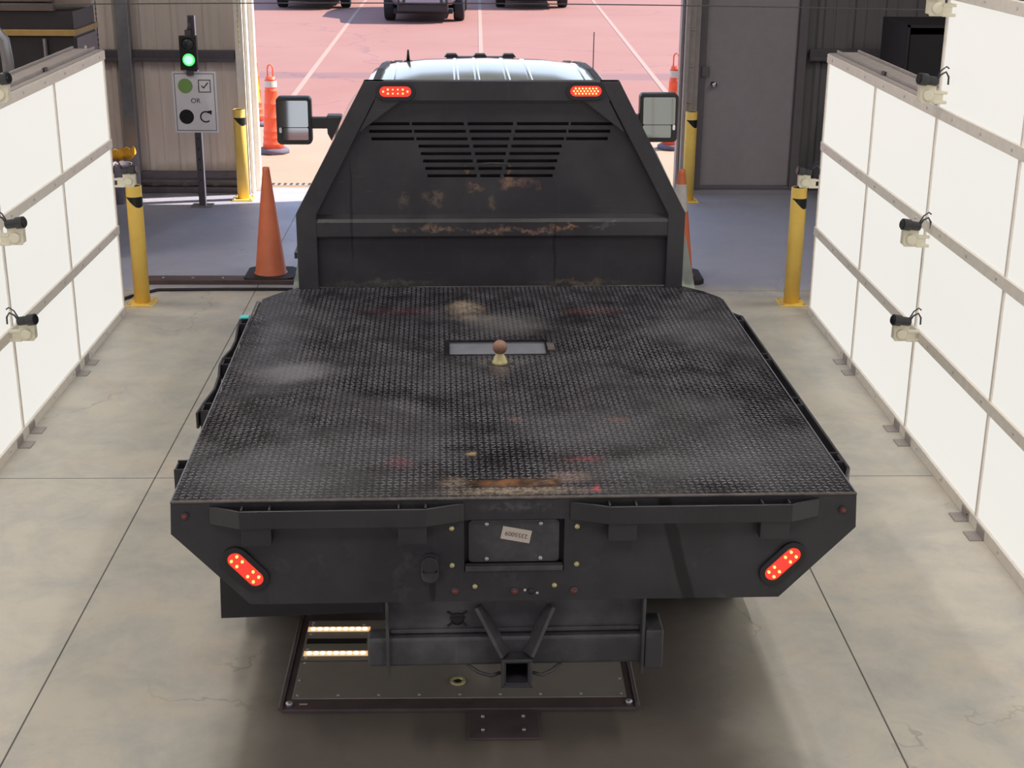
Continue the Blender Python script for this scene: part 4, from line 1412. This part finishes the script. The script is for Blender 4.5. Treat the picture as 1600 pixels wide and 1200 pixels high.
# ------------------------------------------------------------------ things behind the left light wall
t_ = thing('equipment_cabinet', 'dark cabinet with a yellow trim strip, behind the left light wall', 'cabinet', (-3.9, 11.9, 0))
MB().bx(-1.3, .80, -.40, .28, 0, 1.80).build('cabinet_body', 'box_black', t_, bevel=.01)
MB().bx(.80, .812, -.36, .26, .05, 1.78).build('side_panel', 'steel_dark', t_)
MB().bx(-1.3, .82, -.425, .30, 1.80, 1.845).build('yellow_trim', 'yellow_trim', t_, bevel=.004)
MB().bx(.812, .818, -.17, -.12, 1.55, 1.70).build('white_tag', 'sign_white', t_)
MB().tube([(.58, -.43, .1), (.58, -.43, 1.78)], .016, 8).build('front_rod', 'steel_dark', t_)
MB().bx(-1.3, .80, -.38, .26, 1.845, 1.98).build('dark_shelf', 'box_black', t_)
t_ = thing('slatted_crate', 'brown slatted crate on top of the dark cabinet', 'crate', (-4.1, 11.9, 1.98))
mb = MB()
for k in range(8):
    mb.bx(-1.1, .86, -.40, -.37, .005+k*.07, .062+k*.07)
mb.bx(-1.1, .85, -.37, -.30, 0, .55)
mb.build('slats', 'wood_dark', t_, bevel=.004)
t_ = thing('canvas_cover', 'pleated beige rounded cover behind the brown slatted crate', 'cover', (-3.41, 11.98, 1.98))
mb = MB()
rings = []
for z_, rr_ in ((.0, .31), (.05, .33), (.40, .33), (.62, .30)):
    rings.append([((rr_+.010*(k % 2))*math.cos(2*PI*k/64), (rr_+.010*(k % 2))*math.sin(2*PI*k/64), z_) for k in range(64)])
mb.loft(rings)
mb.build('cover_skirt', 'canvas', t_)
t_ = thing('tubular_handle', 'bent grey tubular rail behind the left light wall', 'rail', (-2.86, 9.0, 0))
MB().tube([(.02, 0, 0), (.02, 0, 1.9), (.01, 0, 2.02), (-.05, 0, 2.10), (-.25, 0, 2.12)], .035, 14).build('bent_pipe', 'steel', t_)
MB().bx(-.04, .08, -.06, .06, 0, .01).build('foot_plate', 'steel', t_)
# bin with vest
t_ = thing('plastic_bin', 'grey plastic bin standing behind the left yellow bollard', 'bin', (-3.40, 13.80, 0))
MB().lathe([(.10, .0), (.115, .36), (.122, .38), (.112, .38), (.10, .02), (.001, .02)], seg=28).build('bin_body', 'bin', t_)
mb = MB()
rings = []
for k in range(9):
    x_ = -.15+.0375*k
    rings.append([(x_, .10*math.cos(a), .435+.05*math.sin(a)+.05*k/8+.02*math.sin(k*2.1+a*2)) for a in [2*PI*q/12 for q in range(12)]])
mb.loft(rings)
o = mb.build('safety_vest', 'vest')
o.location = (-3.40, 13.80, 0)
tag(o, 'sunlit orange and yellow safety vest bundled on the grey bin', 'vest')
# pull chains
for nm, x_, y_, z0, lb in (('pull_chain', -2.245, 14.12, 1.42, 'brass pull chain hanging beside the left door jamb'), ('pull_chain', -3.60, 14.20, 1.33, 'dark pull chain hanging near the dark cabinet')):
    mb = MB()
    z_ = z0
    k = 0
    while z_ < 3.4:
        if k % 2:
            mb.box((x_, y_, z_), (.012, .005, .026))
        else:
            mb.box((x_, y_, z_), (.005, .012, .026))
        z_ += .024
        k += 1
    tag(mb.build(nm, 'brass' if x_ > -3 else 'steel_dark'), lb, 'chain')
# black box behind the right light wall
t_ = thing('equipment_box', 'big black open-fronted box behind the right light wall', 'box', (4.25, 13.3, 0))
mb = MB()
mb.bx(-.42, -.39, -.35, .45, 0, 1.79).bx(.85, .88, -.35, .45, 0, 1.79).bx(-.42, .88, .42, .45, 0, 1.79).bx(-.42, .88, -.35, .45, 1.76, 1.79)
mb.build('box_shell', 'box_black', t_, bevel=.004)
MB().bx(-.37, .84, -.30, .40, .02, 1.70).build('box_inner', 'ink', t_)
